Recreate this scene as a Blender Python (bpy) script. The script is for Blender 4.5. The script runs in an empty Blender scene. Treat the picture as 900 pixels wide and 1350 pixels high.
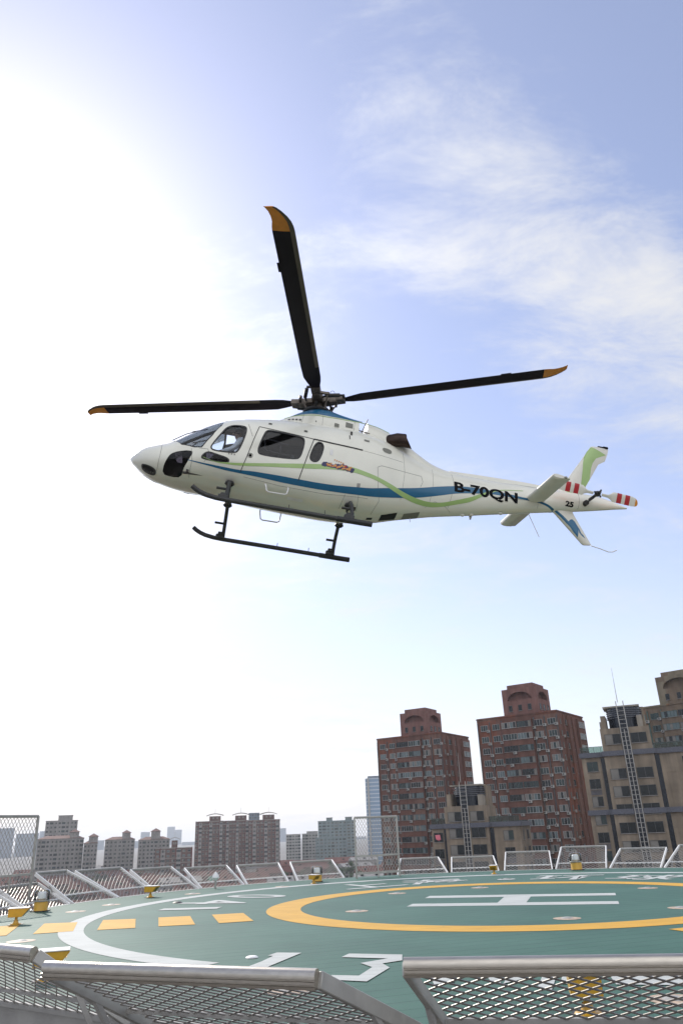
import bpy, bmesh, math, random
import numpy as np
from mathutils import Vector, Matrix, Quaternion
random.seed(7)
S = bpy.context.scene
COL = S.collection
R_ = math.radians
# ------------------------------------------------------------------ camera
F_PX, PITCH, ROLL = 980.0, R_(23.27), R_(-2.262)
CAM = Vector((0, 0, 1.4))
fw = Vector((0, math.cos(PITCH), math.sin(PITCH))); up0 = Vector((0, -math.sin(PITCH), math.cos(PITCH))); rt0 = Vector((1, 0, 0))
rt = math.cos(ROLL) * rt0 + math.sin(ROLL) * up0
up = -math.sin(ROLL) * rt0 + math.cos(ROLL) * up0
cd = bpy.data.cameras.new('camera'); cam = bpy.data.objects.new('camera', cd); COL.objects.link(cam)
cam.matrix_world = Matrix(((rt.x, up.x, -fw.x, CAM.x), (rt.y, up.y, -fw.y, CAM.y), (rt.z, up.z, -fw.z, CAM.z), (0, 0, 0, 1)))
cd.sensor_fit = 'VERTICAL'; cd.sensor_height = 36; cd.sensor_width = 24; cd.lens = 36 * F_PX / 1350
cd.clip_start = 0.05; cd.clip_end = 12000
S.camera = cam

def ray(px, py):
    return (rt * ((px - 450) / F_PX) - up * ((py - 675) / F_PX) + fw)
def at_D(px, py, D):
    d = ray(px, py); return CAM + d * (D / math.hypot(d.x, d.y))
def at_z(px, py, z):
    d = ray(px, py); return CAM + d * ((z - CAM.z) / d.z)

# ------------------------------------------------------------------ light
SUN_AZ, SUN_EL = R_(31), R_(36)          # left of the view axis, in front of the camera
sdir = Vector((-math.sin(SUN_AZ) * math.cos(SUN_EL), math.cos(SUN_AZ) * math.cos(SUN_EL), math.sin(SUN_EL)))
sl = bpy.data.lights.new('sun', 'SUN'); so = bpy.data.objects.new('sun', sl); COL.objects.link(so)
sl.energy = 2.6; sl.angle = R_(0.6); sl.color = (1.0, 0.95, 0.87)
so.rotation_euler = sdir.to_track_quat('Z', 'Y').to_euler()
S.view_settings.view_transform = 'Standard'; S.view_settings.look = 'None'
S.view_settings.exposure = 0.66; S.view_settings.gamma = 1.0; S.view_settings.use_curve_mapping = False

W = bpy.data.worlds.new('World'); S.world = W; W.use_nodes = True
nt = W.node_tree; N = nt.nodes; L = nt.links; N.clear()
def wn(t, **k):
    n = N.new(t)
    for a, b in k.items(): setattr(n, a, b)
    return n
def wmath(op, a, b=None, c=None, clamp=False):
    n = N.new('ShaderNodeMath'); n.operation = op; n.use_clamp = clamp
    for i, v in enumerate((a, b, c)):
        if v is None: continue
        if isinstance(v, (int, float)): n.inputs[i].default_value = v
        else: L.new(v, n.inputs[i])
    return n.outputs[0]
def wdot(v, d):
    n = N.new('ShaderNodeVectorMath'); n.operation = 'DOT_PRODUCT'; L.new(v, n.inputs[0]); n.inputs[1].default_value = d; return n.outputs['Value']
sky = wn('ShaderNodeTexSky', sky_type='NISHITA'); sky.sun_disc = False
sky.sun_elevation = SUN_EL; sky.sun_rotation = -SUN_AZ; sky.air_density = 1.0; sky.dust_density = 0.5; sky.ozone_density = 1.6
tc = wn('ShaderNodeTexCoord'); dirv = tc.outputs['Generated']
sep = wn('ShaderNodeSeparateXYZ'); L.new(dirv, sep.inputs[0])
zz = wmath('ADD', wmath('MAXIMUM', sep.outputs[2], 0.0), 0.22)
cmb = wn('ShaderNodeCombineXYZ'); L.new(wmath('DIVIDE', sep.outputs[0], zz), cmb.inputs[0]); L.new(wmath('DIVIDE', sep.outputs[1], zz), cmb.inputs[1])
cmb.inputs[2].default_value = 0.3
mp = wn('ShaderNodeMapping'); L.new(cmb.outputs[0], mp.inputs[0]); mp.inputs['Rotation'].default_value = (0, 0, R_(35)); mp.inputs['Scale'].default_value = (1.0, 1.9, 1)
nz = wn('ShaderNodeTexNoise'); L.new(mp.outputs[0], nz.inputs['Vector']); nz.inputs['Scale'].default_value = 3.4; nz.inputs['Detail'].default_value = 9; nz.inputs['Roughness'].default_value = .70; nz.inputs['Distortion'].default_value = .35
nz2 = wn('ShaderNodeTexNoise'); L.new(cmb.outputs[0], nz2.inputs['Vector']); nz2.inputs['Scale'].default_value = .9; nz2.inputs['Detail'].default_value = 3
# where the cloud banks lie in the sky: a bright thin sheet round the sun, a bank running up and to the right
def lobe(px, py, k, amp):
    d = ray(px, py).normalized(); c = wdot(dirv, d)
    return wmath('MULTIPLY', wmath('POWER', wmath('MAXIMUM', c, 0.0), k), amp)
cov = None
for a in [(10, 450, 26, .95), (440, 40, 160, .30), (540, 170, 120, .34), (630, 280, 120, .36), (740, 350, 120, .34), (850, 420, 120, .32), (950, 480, 120, .28), (300, 880, 16, .16), (20, -60, 16, -1.1), (980, 60, 30, -.50), (300, -80, 60, -.20), (560, 500, 120, -.30), (820, 560, 60, -.16)]:
    l = lobe(*a); cov = l if cov is None else wmath('ADD', cov, l)
bk_fill = wdot(dirv, Vector((.1, -.85, .5)).normalized())    # bright cloud added out of view behind the camera as fill light
cov = wmath('ADD', cov, wmath('MULTIPLY', wmath('POWER', wmath('MAXIMUM', bk_fill, 0.0), 2.0), .75))
n1 = wmath('MULTIPLY', wmath('SUBTRACT', nz.outputs['Fac'], .5), 2.1)
n2 = wmath('MULTIPLY', wmath('SUBTRACT', nz2.outputs['Fac'], .5), .9)
dens = wmath('ADD', wmath('ADD', cov, n1), wmath('ADD', n2, .20))
mr = wn('ShaderNodeMapRange', interpolation_type='SMOOTHSTEP'); L.new(dens, mr.inputs[0]); mr.inputs[1].default_value = 0.1; mr.inputs[2].default_value = 1.15; mr.inputs[3].default_value = .20; mr.inputs[4].default_value = 1.0
# cloud brightness grows towards the sun behind it
cs = wmath('MAXIMUM', wdot(dirv, sdir), 0.0)
glow = wmath('ADD', wmath('MULTIPLY', wmath('POWER', cs, 16.0), 6.0), wmath('ADD', wmath('MULTIPLY', wmath('POWER', cs, 2.0), 1.2), 3.9))
glow = wmath('ADD', glow, wmath('MULTIPLY', wmath('POWER', wmath('MAXIMUM', bk_fill, 0.0), 1.5), 6.5))  # extra brightness for the added fill cloud behind the camera
cc = wn('ShaderNodeVectorMath', operation='SCALE'); cc.inputs[0].default_value = (.985, .995, 1.03); L.new(glow, cc.inputs['Scale'])
tint = wn('ShaderNodeMix', data_type='RGBA', blend_type='MULTIPLY'); tint.inputs[0].default_value = 1; L.new(sky.outputs[0], tint.inputs[6]); tint.inputs[7].default_value = (1.05, .97, 1.07, 1)
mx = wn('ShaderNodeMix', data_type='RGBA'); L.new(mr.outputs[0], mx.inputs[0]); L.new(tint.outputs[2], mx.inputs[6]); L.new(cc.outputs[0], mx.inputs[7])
# pale horizon haze layer of the sky itself
hz = wmath('POWER', wmath('SUBTRACT', 1.0, wmath('MAXIMUM', sep.outputs[2], 0.0), clamp=True), 4.5)
mx2 = wn('ShaderNodeMix', data_type='RGBA'); L.new(wmath('MULTIPLY', hz, .92), mx2.inputs[0]); L.new(mx.outputs[2], mx2.inputs[6]); mx2.inputs[7].default_value = (4.85, 4.9, 5.15, 1)
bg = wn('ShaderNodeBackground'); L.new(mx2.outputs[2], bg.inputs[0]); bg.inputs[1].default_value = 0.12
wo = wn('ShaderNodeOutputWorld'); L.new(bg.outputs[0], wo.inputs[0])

# ------------------------------------------------------------------ materials
def mat(name, col, rough=.6, metal=0.0, noise=0.0, nscale=3.0, bump=0.0, bscale=20.0, spec=.5, coat=0.0, col2=None, stretch=None, coords='Object'):
    m = bpy.data.materials.new(name); m.use_nodes = True
    t = m.node_tree; b = t.nodes['Principled BSDF']
    b.inputs['Base Color'].default_value = (*col, 1); b.inputs['Roughness'].default_value = rough; b.inputs['Metallic'].default_value = metal
    b.inputs['Specular IOR Level'].default_value = spec; b.inputs['Coat Weight'].default_value = coat
    if noise or col2 or bump:
        tc = t.nodes.new('ShaderNodeTexCoord'); src = tc.outputs[coords]
        if stretch:
            mpp = t.nodes.new('ShaderNodeMapping'); mpp.inputs['Scale'].default_value = stretch; t.links.new(src, mpp.inputs[0]); src = mpp.outputs[0]
    if noise or col2:
        n = t.nodes.new('ShaderNodeTexNoise'); n.inputs['Scale'].default_value = nscale; n.inputs['Detail'].default_value = 6; t.links.new(src, n.inputs['Vector'])
        r = t.nodes.new('ShaderNodeMapRange'); r.inputs[1].default_value = .3; r.inputs[2].default_value = .7; t.links.new(n.outputs['Fac'], r.inputs[0])
        x = t.nodes.new('ShaderNodeMix'); x.data_type = 'RGBA'; t.links.new(r.outputs[0], x.inputs[0])
        c2 = col2 if col2 else tuple(c * (1 - noise) for c in col)
        x.inputs[6].default_value = (*col, 1); x.inputs[7].default_value = (*c2, 1); t.links.new(x.outputs[2], b.inputs['Base Color'])
    if bump:
        n2 = t.nodes.new('ShaderNodeTexNoise'); n2.inputs['Scale'].default_value = bscale; n2.inputs['Detail'].default_value = 4; t.links.new(src, n2.inputs['Vector'])
        bp = t.nodes.new('ShaderNodeBump'); bp.inputs['Strength'].default_value = bump; bp.inputs['Distance'].default_value = .02; t.links.new(n2.outputs['Fac'], bp.inputs['Height']); t.links.new(bp.outputs[0], b.inputs['Normal'])
    return m
def glass(name, tint=.85, gloss_rough=.02, facmul=1.0, tcol=None):
    m = bpy.data.materials.new(name); m.use_nodes = True; t = m.node_tree; t.nodes.clear()
    o = t.nodes.new('ShaderNodeOutputMaterial'); mix = t.nodes.new('ShaderNodeMixShader'); tr = t.nodes.new('ShaderNodeBsdfTransparent'); gl = t.nodes.new('ShaderNodeBsdfGlossy')
    tr.inputs[0].default_value = (*(tcol or (tint, tint, tint)), 1); gl.inputs['Roughness'].default_value = gloss_rough
    fr = t.nodes.new('ShaderNodeFresnel'); fr.inputs[0].default_value = 1.45
    ml = t.nodes.new('ShaderNodeMath'); ml.operation = 'MULTIPLY'; ml.inputs[1].default_value = facmul; ml.use_clamp = True
    t.links.new(fr.outputs[0], ml.inputs[0]); t.links.new(ml.outputs[0], mix.inputs[0]); t.links.new(tr.outputs[0], mix.inputs[1]); t.links.new(gl.outputs[0], mix.inputs[2]); t.links.new(mix.outputs[0], o.inputs[0])
    return m
M = {}
M['white'] = mat('helicopter_white', (.78, .765, .66), .26, noise=.07, nscale=2.2, coat=.5, bump=.03, bscale=3)
M['white2'] = mat('fin_white', (.72, .70, .61), .32, noise=.08, nscale=5, coat=.3)
M['blue'] = mat('livery_blue', (.004, .115, .23), .35, noise=.12, nscale=4, coat=.4)
M['green'] = mat('livery_green', (.34, .50, .17), .35, noise=.1, nscale=4, coat=.3)
M['black'] = mat('lettering_black', (.004, .004, .005), .6, spec=.1)
M['rubber'] = mat('rubber_black', (.015, .015, .016), .55)
M['skid'] = mat('skid_dark', (.035, .035, .033), .55, noise=.35, nscale=9)
M['blade'] = mat('blade_black', (.008, .0055, .009), .55, spec=.15, noise=.3, nscale=3)
M['blade_edge'] = mat('blade_erosion_strip', (.10, .085, .065), .5, metal=.2, noise=.2, nscale=6)
M['orange'] = mat('blade_tip_orange', (.72, .27, .02), .45, noise=.2, nscale=8)
M['red'] = mat('tail_blade_red', (.42, .015, .02), .45)
M['hub'] = mat('hub_metal', (.17, .145, .12), .45, metal=.6, noise=.4, nscale=14)
M['hub_dark'] = mat('hub_dark', (.04, .038, .036), .5, metal=.3, noise=.3, nscale=14)
M['exhaust'] = mat('exhaust_steel', (.06, .04, .032), .45, metal=.8, noise=.4, nscale=10)
M['cavity'] = mat('cavity_black', (.008, .008, .008), .8)
M['meshgrey'] = mat('grille_grey', (.20, .20, .17), .7, bump=.6, bscale=60)
M['interior'] = mat('cabin_lining', (.06, .055, .05), .8, noise=.2)
M['seat'] = mat('seat_leather', (.10, .045, .035), .6, noise=.3, nscale=6)
M['glass'] = glass('cockpit_glass', tcol=(.80, .86, .90), facmul=.8)
M['glass_dark'] = glass('tinted_cabin_glass', tcol=(.22, .23, .26), facmul=1.1)
M['chin'] = glass('chin_glass', tcol=(.06, .05, .06), facmul=.8)
M['panel'] = mat('seam_dark', (.10, .10, .09), .6)
M['steel'] = mat('stainless_steel', (.50, .46, .40), .30, metal=.92, noise=.18, nscale=5, bump=.05, bscale=40, stretch=(1, 8, 8))
M['alu'] = mat('galvanised_grey', (.38, .37, .34), .5, metal=.3, noise=.22, nscale=6)
M['alu_light'] = mat('painted_light_grey', (.76, .75, .73), .45, noise=.14, nscale=5)
M['meshwire'] = mat('expanded_metal', (.33, .31, .285), .42, metal=.6, noise=.2, nscale=9)
M['beam'] = mat('beam_grey', (.34, .33, .31), .6, noise=.3, nscale=3)
M['yellow'] = mat('lamp_yellow', (.58, .32, .015), .42, noise=.18, nscale=9, coat=.2)
M['lampglass'] = glass('beacon_glass', tcol=(.93, .95, .95), facmul=1.4)
M['insetrim'] = mat('inset_light_rim', (.50, .38, .27), .6, noise=.5, nscale=18)
M['tyre'] = M['rubber']

# ------------------------------------------------------------------ mesh building
class MB:
    def __init__(s): s.v = []; s.f = []; s.m = []; s.cur = 0
    def add(s, vs, fs, mi=None):
        o = len(s.v); s.v += [tuple(v) for v in vs]; s.f += [tuple(i + o for i in f) for f in fs]; s.m += [s.cur if mi is None else mi] * len(fs); return s
    def box(s, c, d, rot=None, mi=None):
        c = Vector(c); hx, hy, hz = d[0] / 2, d[1] / 2, d[2] / 2
        vs = [Vector((x, y, z)) for x in (-hx, hx) for y in (-hy, hy) for z in (-hz, hz)]
        if rot is not None: vs = [rot @ v for v in vs]
        return s.add([v + c for v in vs], [(0, 1, 3, 2), (4, 6, 7, 5), (0, 4, 5, 1), (2, 3, 7, 6), (0, 2, 6, 4), (1, 5, 7, 3)], mi)
    def bar(s, a, b, w, h, upv=(0, 0, 1), mi=None):
        a = Vector(a); b = Vector(b); x = (b - a); l = x.length
        if l < 1e-6: return s
        x /= l; u = Vector(upv); y = u.cross(x)
        if y.length < 1e-4: y = Vector((0, 1, 0)).cross(x)
        if y.length < 1e-4: y = Vector((1, 0, 0)).cross(x)
        y.normalize(); z = x.cross(y)
        return s.box((a + b) / 2, (l, w, h), Matrix((x, y, z)).transposed(), mi)
    def tube(s, pts, r, n=10, cap=True, mi=None):
        pts = [Vector(p) for p in pts]; rs = r if isinstance(r, (list, tuple)) else [r] * len(pts)
        rings = []; prev = None
        for i, p in enumerate(pts):
            t = (pts[min(i + 1, len(pts) - 1)] - pts[max(i - 1, 0)]).normalized()
            if prev is None:
                u = Vector((0, 0, 1)) if abs(t.z) < .9 else Vector((1, 0, 0)); y = u.cross(t).normalized()
            else:
                y = (prev - t * prev.dot(t)).normalized()
            prev = y; z = t.cross(y)
            rings.append([p + (y * math.cos(a) + z * math.sin(a)) * rs[i] for a in [2 * math.pi * k / n for k in range(n)]])
        vs = [v for rg in rings for v in rg]; fs = []
        for i in range(len(pts) - 1):
            for k in range(n):
                fs.append((i * n + k, i * n + (k + 1) % n, (i + 1) * n + (k + 1) % n, (i + 1) * n + k))
        if cap: fs.append(tuple(range(n - 1, -1, -1))); fs.append(tuple((len(pts) - 1) * n + k for k in range(n)))
        return s.add(vs, fs, mi)
    def prism(s, poly, a, b, axes='xz', mi=None):
        # poly in the plane of axes, extruded from a to b along the remaining axis
        ix = {'x': 0, 'y': 1, 'z': 2}; i, j = ix[axes[0]], ix[axes[1]]; k = 3 - i - j; n = len(poly)
        vs = []
        for w in (a, b):
            for p in poly:
                v = [0, 0, 0]; v[i], v[j], v[k] = p[0], p[1], w; vs.append(v)
        fs = [tuple(range(n)), tuple(range(2 * n - 1, n - 1, -1))] + [(q, q + n, (q + 1) % n + n, (q + 1) % n) for q in range(n)]
        return s.add(vs, fs, mi)
    def lathe(s, prof, n=24, c=(0, 0, 0), mi=None):
        c = Vector(c); vs = []; m = len(prof)
        for k in range(n):
            a = 2 * math.pi * k / n
            vs += [c + Vector((r * math.cos(a), r * math.sin(a), z)) for r, z in prof]
        fs = [(k * m + i, ((k + 1) % n) * m + i, ((k + 1) % n) * m + i + 1, k * m + i + 1) for k in range(n) for i in range(m - 1)]
        return s.add(vs, fs, mi)
    def mesh(s, name, mats, smooth=None):
        me = bpy.data.meshes.new(name); me.from_pydata(s.v, [], s.f)
        for m in (mats if isinstance(mats, (list, tuple)) else [mats]): me.materials.append(m)
        me.polygons.foreach_set('material_index', s.m)
        bm = bmesh.new(); bm.from_mesh(me); bmesh.ops.recalc_face_normals(bm, faces=bm.faces); bm.to_mesh(me); bm.free()
        if smooth is not None:
            me.polygons.foreach_set('use_smooth', [True] * len(me.polygons)); me.set_sharp_from_angle(angle=R_(smooth))
        me.update(); return me
    def build(s, name, mats, parent=None, smooth=None):
        return link(name, s.mesh(name, mats, smooth), parent)
def link(name, me, parent=None, loc=None, rot=None):
    o = bpy.data.objects.new(name, me); COL.objects.link(o)
    if parent is not None: o.parent = parent
    if loc is not None: o.location = loc
    if rot is not None: o.rotation_euler = rot
    return o
def empty(name, loc=(0, 0, 0), rz=0):
    o = bpy.data.objects.new(name, None); COL.objects.link(o); o.location = loc; o.rotation_euler = (0, 0, rz); o.empty_display_size = .2; return o
def tag(o, label=None, cat=None, group=None, kind=None):
    if label: o['label'] = label
    if cat: o['category'] = cat
    if group: o['group'] = group
    if kind: o['kind'] = kind
    return o
def copy_tree(o, parent=None):
    c = o.copy(); COL.objects.link(c); c.parent = parent
    for ch in list(o.children): copy_tree(ch, c)
    return c
def bevel_obj(o, w=.01, seg=2):
    bm = bmesh.new(); bm.from_mesh(o.data)
    bmesh.ops.bevel(bm, geom=[e for e in bm.edges if e.is_manifold and e.calc_face_angle(0) > R_(30)], offset=w, segments=seg, affect='EDGES', clamp_overlap=True)
    bm.to_mesh(o.data); bm.free(); o.data.polygons.foreach_set('use_smooth', [True] * len(o.data.polygons)); o.data.set_sharp_from_angle(angle=R_(40))

GZ = -32.0
# ================================================================== GROUND AND CITY FLOOR
gm = mat('city_ground', (.085, .08, .075), .9, col2=(.13, .115, .10), nscale=.02, coords='Object')
g = MB(); g.add([(-3000, -800, GZ), (3000, -800, GZ), (3000, 6000, GZ), (-3000, 6000, GZ)], [(0, 1, 2, 3)]); tag(g.build('ground', gm), kind='structure')

# ================================================================== HELIDECK
C = Vector((3.231, 17.146, 0)); RD = 10.9
def deck_material():
    m = bpy.data.materials.new('deck_green_paint'); m.use_nodes = True; t = m.node_tree; b = t.nodes['Principled BSDF']; n = t.nodes; l = t.links
    tc = n.new('ShaderNodeTexCoord'); mp = n.new('ShaderNodeMapping'); mp.inputs['Rotation'].default_value = (0, 0, R_(-19)); l.new(tc.outputs['Object'], mp.inputs[0])
    sp = n.new('ShaderNodeSeparateXYZ'); l.new(mp.outputs[0], sp.inputs[0])
    def mth(op, a, bb=None):
        q = n.new('ShaderNodeMath'); q.operation = op
        for i, v in enumerate((a, bb)):
            if v is None: continue
            if isinstance(v, (int, float)): q.inputs[i].default_value = v
            else: l.new(v, q.inputs[i])
        return q.outputs[0]
    # plank index and seam
    pw = .30
    y = mth('DIVIDE', sp.outputs[1], pw); fr = mth('FRACT', y); idx = mth('FLOOR', y)
    wn_ = n.new('ShaderNodeTexWhiteNoise'); wn_.noise_dimensions = '1D'; l.new(idx, wn_.inputs['W'])
    dist = mth('ABSOLUTE', mth('SUBTRACT', fr, .5)); seam = n.new('ShaderNodeMapRange'); l.new(dist, seam.inputs[0]); seam.inputs[1].default_value = .465; seam.inputs[2].default_value = .488
    seamw = mth('MULTIPLY', seam.outputs[0], mth('ADD', mth('MULTIPLY', wn_.outputs[0], .75), .15))
    nz = n.new('ShaderNodeTexNoise'); nz.inputs['Scale'].default_value = .5; nz.inputs['Detail'].default_value = 8; nz.inputs['Roughness'].default_value = .705; l.new(tc.outputs['Object'], nz.inputs['Vector'])
    mp2 = n.new('ShaderNodeMapping'); mp2.inputs['Scale'].default_value = (.5, 9, 1); l.new(mp.outputs[0], mp2.inputs[0])
    nz2 = n.new('ShaderNodeTexNoise'); nz2.inputs['Scale'].default_value = 1.2; nz2.inputs['Detail'].default_value = 5; l.new(mp2.outputs[0], nz2.inputs['Vector'])
    rmp = n.new('ShaderNodeValToRGB'); l.new(nz.outputs['Fac'], rmp.inputs[0])
    e = rmp.color_ramp.elements; e[0].position = .3; e[0].color = (.027, .084, .061, 1); e[1].position = .72; e[1].color = (.048, .124, .092, 1)
    mxx = n.new('ShaderNodeMix'); mxx.data_type = 'RGBA'; mxx.blend_type = 'MULTIPLY'; mxx.inputs[0].default_value = .45
    r2 = n.new('ShaderNodeMapRange'); l.new(nz2.outputs['Fac'], r2.inputs[0]); r2.inputs[1].default_value = .25; r2.inputs[2].default_value = .75; r2.inputs[3].default_value = .7; r2.inputs[4].default_value = 1.25
    l.new(rmp.outputs[0], mxx.inputs[6]); l.new(r2.outputs[0], mxx.inputs[7])
    mx3 = n.new('ShaderNodeMix'); mx3.data_type = 'RGBA'; l.new(seamw, mx3.inputs[0]); l.new(mxx.outputs[2], mx3.inputs[6]); mx3.inputs[7].default_value = (.012, .03, .024, 1)
    # scuffs, tyre rubber and pale worn patches
    mp5 = n.new('ShaderNodeMapping'); mp5.inputs['Scale'].default_value = (.9, 3.2, 1); mp5.inputs['Rotation'].default_value = (0, 0, .5); l.new(tc.outputs['Object'], mp5.inputs[0])
    nw = n.new('ShaderNodeTexNoise'); nw.inputs['Scale'].default_value = .8; nw.inputs['Detail'].default_value = 10; nw.inputs['Roughness'].default_value = .75; l.new(mp5.outputs[0], nw.inputs['Vector'])
    rw = n.new('ShaderNodeMapRange'); l.new(nw.outputs['Fac'], rw.inputs[0]); rw.inputs[1].default_value = .60; rw.inputs[2].default_value = .72; rw.inputs[4].default_value = .55
    mw = n.new('ShaderNodeMix'); mw.data_type = 'RGBA'; l.new(rw.outputs[0], mw.inputs[0]); l.new(mx3.outputs[2], mw.inputs[6]); mw.inputs[7].default_value = (.020, .045, .036, 1)
    rw2 = n.new('ShaderNodeMapRange'); l.new(nw.outputs['Fac'], rw2.inputs[0]); rw2.inputs[1].default_value = .36; rw2.inputs[2].default_value = .28; rw2.inputs[4].default_value = .45
    mw2 = n.new('ShaderNodeMix'); mw2.data_type = 'RGBA'; l.new(rw2.outputs[0], mw2.inputs[0]); l.new(mw.outputs[2], mw2.inputs[6]); mw2.inputs[7].default_value = (.12, .20, .17, 1)
    l.new(mw2.outputs[2], b.inputs['Base Color'])
    rr = n.new('ShaderNodeMapRange'); l.new(nz2.outputs['Fac'], rr.inputs[0]); rr.inputs[3].default_value = .50; rr.inputs[4].default_value = .70; b.inputs['Specular IOR Level'].default_value = .22; l.new(rr.outputs[0], b.inputs['Roughness'])
    bp = n.new('ShaderNodeBump'); bp.inputs['Strength'].default_value = .5; bp.inputs['Distance'].default_value = .006
    nz3 = n.new('ShaderNodeTexNoise'); nz3.inputs['Scale'].default_value = 60; l.new(tc.outputs['Object'], nz3.inputs['Vector'])
    l.new(mth('SUBTRACT', mth('MULTIPLY', nz3.outputs['Fac'], .4), seam.outputs[0]), bp.inputs['Height']); l.new(bp.outputs[0], b.inputs['Normal'])
    return m
def paint(name, col, dirt=.12):
    m = mat(name, col, .68, noise=dirt, spec=.3, nscale=1.6, bump=.25, bscale=60)
    # grime streaks along the planks
    t = m.node_tree; n = t.nodes; l = t.links; b = n['Principled BSDF']; src = b.inputs['Base Color'].links[0].from_socket
    tc = n.new('ShaderNodeTexCoord'); mp = n.new('ShaderNodeMapping'); mp.inputs['Rotation'].default_value = (0, 0, R_(-19)); mp.inputs['Scale'].default_value = (.6, 9, 1); l.new(tc.outputs['Object'], mp.inputs[0])
    z = n.new('ShaderNodeTexNoise'); z.inputs['Scale'].default_value = 2; z.inputs['Detail'].default_value = 7; l.new(mp.outputs[0], z.inputs['Vector'])
    r = n.new('ShaderNodeMapRange'); l.new(z.outputs['Fac'], r.inputs[0]); r.inputs[1].default_value = .35; r.inputs[2].default_value = .65; r.inputs[3].default_value = .80; r.inputs[4].default_value = 1.0
    x = n.new('ShaderNodeMix'); x.data_type = 'RGBA'; x.blend_type = 'MULTIPLY'; x.inputs[0].default_value = 1; l.new(src, x.inputs[6]); l.new(r.outputs[0], x.inputs[7])
    nc = n.new('ShaderNodeTexNoise'); nc.inputs['Scale'].default_value = 5; nc.inputs['Detail'].default_value = 12; nc.inputs['Roughness'].default_value = .8; l.new(tc.outputs['Object'], nc.inputs['Vector'])
    rc = n.new('ShaderNodeMapRange'); l.new(nc.outputs['Fac'], rc.inputs[0]); rc.inputs[1].default_value = .61; rc.inputs[2].default_value = .66; rc.inputs[4].default_value = .8
    xc = n.new('ShaderNodeMix'); xc.data_type = 'RGBA'; l.new(rc.outputs[0], xc.inputs[0]); l.new(x.outputs[2], xc.inputs[6]); xc.inputs[7].default_value = (.06, .13, .10, 1); l.new(xc.outputs[2], b.inputs['Base Color'])
    return m
deckm = deck_material(); pwhite = paint('deck_paint_white', (.46, .48, .46)); pyellow = paint('deck_paint_yellow', (.60, .33, .035))
def disc_ring(mb, c, r0, r1, z, a0=0, a1=360, n=180, mi=0):
    k = max(2, int(n * abs(a1 - a0) / 360)); vs = []; fs = []
    for i in range(k + 1):
        a = R_(a0 + (a1 - a0) * i / k); vs += [(c.x + r0 * math.cos(a), c.y + r0 * math.sin(a), z), (c.x + r1 * math.cos(a), c.y + r1 * math.sin(a), z)]
    for i in range(k): fs.append((2 * i, 2 * i + 1, 2 * i + 3, 2 * i + 2))
    mb.add(vs, fs, mi)
d = MB(); n = 160
vs = [(C.x, C.y, 0)] + [(C.x + RD * math.cos(2 * math.pi * i / n), C.y + RD * math.sin(2 * math.pi * i / n), 0) for i in range(n)]
vs += [(v[0], v[1], -.28) for v in vs]
d.add(vs, [(0, i + 1, (i + 1) % n + 1) for i in range(n)], 0)
d.add(vs, [(n + 1, n + 2 + (i + 1) % n, n + 2 + i) for i in range(n)] + [(i + 1, n + 2 + i, n + 2 + (i + 1) % n, (i + 1) % n + 1) for i in range(n)], 1)
deck = d.build('helideck', [deckm, M['beam']]); tag(deck, kind='structure')
# painted marks (sheets 4 mm above the deck)
mk = MB(); disc_ring(mk, C, 8.365, 8.778, .004, -66, 234)
tag(mk.build('deck_ring_marking', pwhite), kind='structure')
mk = MB(); disc_ring(mk, C, 4.374, 5.060, .004); tag(mk.build('deck_circle_marking', pyellow), kind='structure')
mk = MB()
hd = Vector((math.cos(R_(-16.2)), math.sin(R_(-16.2)), 0)); hp = Vector((-hd.y, hd.x, 0))
hc = Vector((2.30, 12.245, 0)) * 1.4
def quad(mb, c, a, la, b, lb, z): mb.add([(c + a * x * la / 2 + b * y * lb / 2) + Vector((0, 0, z)) for x, y in ((-1, -1), (1, -1), (1, 1), (-1, 1))], [(0, 1, 2, 3)])
for s in (-1, 1): quad(mk, hc + hp * s * .92, hd, 3.98, hp, .56, .004)
quad(mk, hc, hd, .56, hp, 1.28, .004)
tag(mk.build('deck_letter_marking', pwhite), kind='structure')
mk = MB()
for cs in ([(-3.92, 10.202), (-4.247, 11.417), (-3.80, 11.429), (-3.48, 10.332)], [(-3.196, 10.362), (-3.504, 11.596), (-3.05, 11.576), (-2.745, 10.427)], [(-2.476, 10.50), (-2.754, 11.65), (-2.32, 11.674), (-2.028, 10.547)], [(-1.739, 10.593), (-2.032, 11.743), (-1.6, 11.81), (-1.319, 10.701)], [(-4.66, 10.05), (-5.0, 11.25), (-4.55, 11.33), (-4.22, 10.15)]):
    mk.add([(x * 1.4, y * 1.4, .006) for x, y in cs], [(0, 1, 2, 3)])
for sa in (-70, 13.5):
    a = R_(sa); dv = Vector((math.cos(a), math.sin(a), 0)); tv = Vector((-dv.y, dv.x, 0))
    for rr in (5.72, 6.78, 7.84, 9.5, 10.3): quad(mk, C + dv * rr, dv, .62, tv, 1.72, .006)
tag(mk.build('deck_bar_markings', pyellow), kind='structure')
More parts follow.
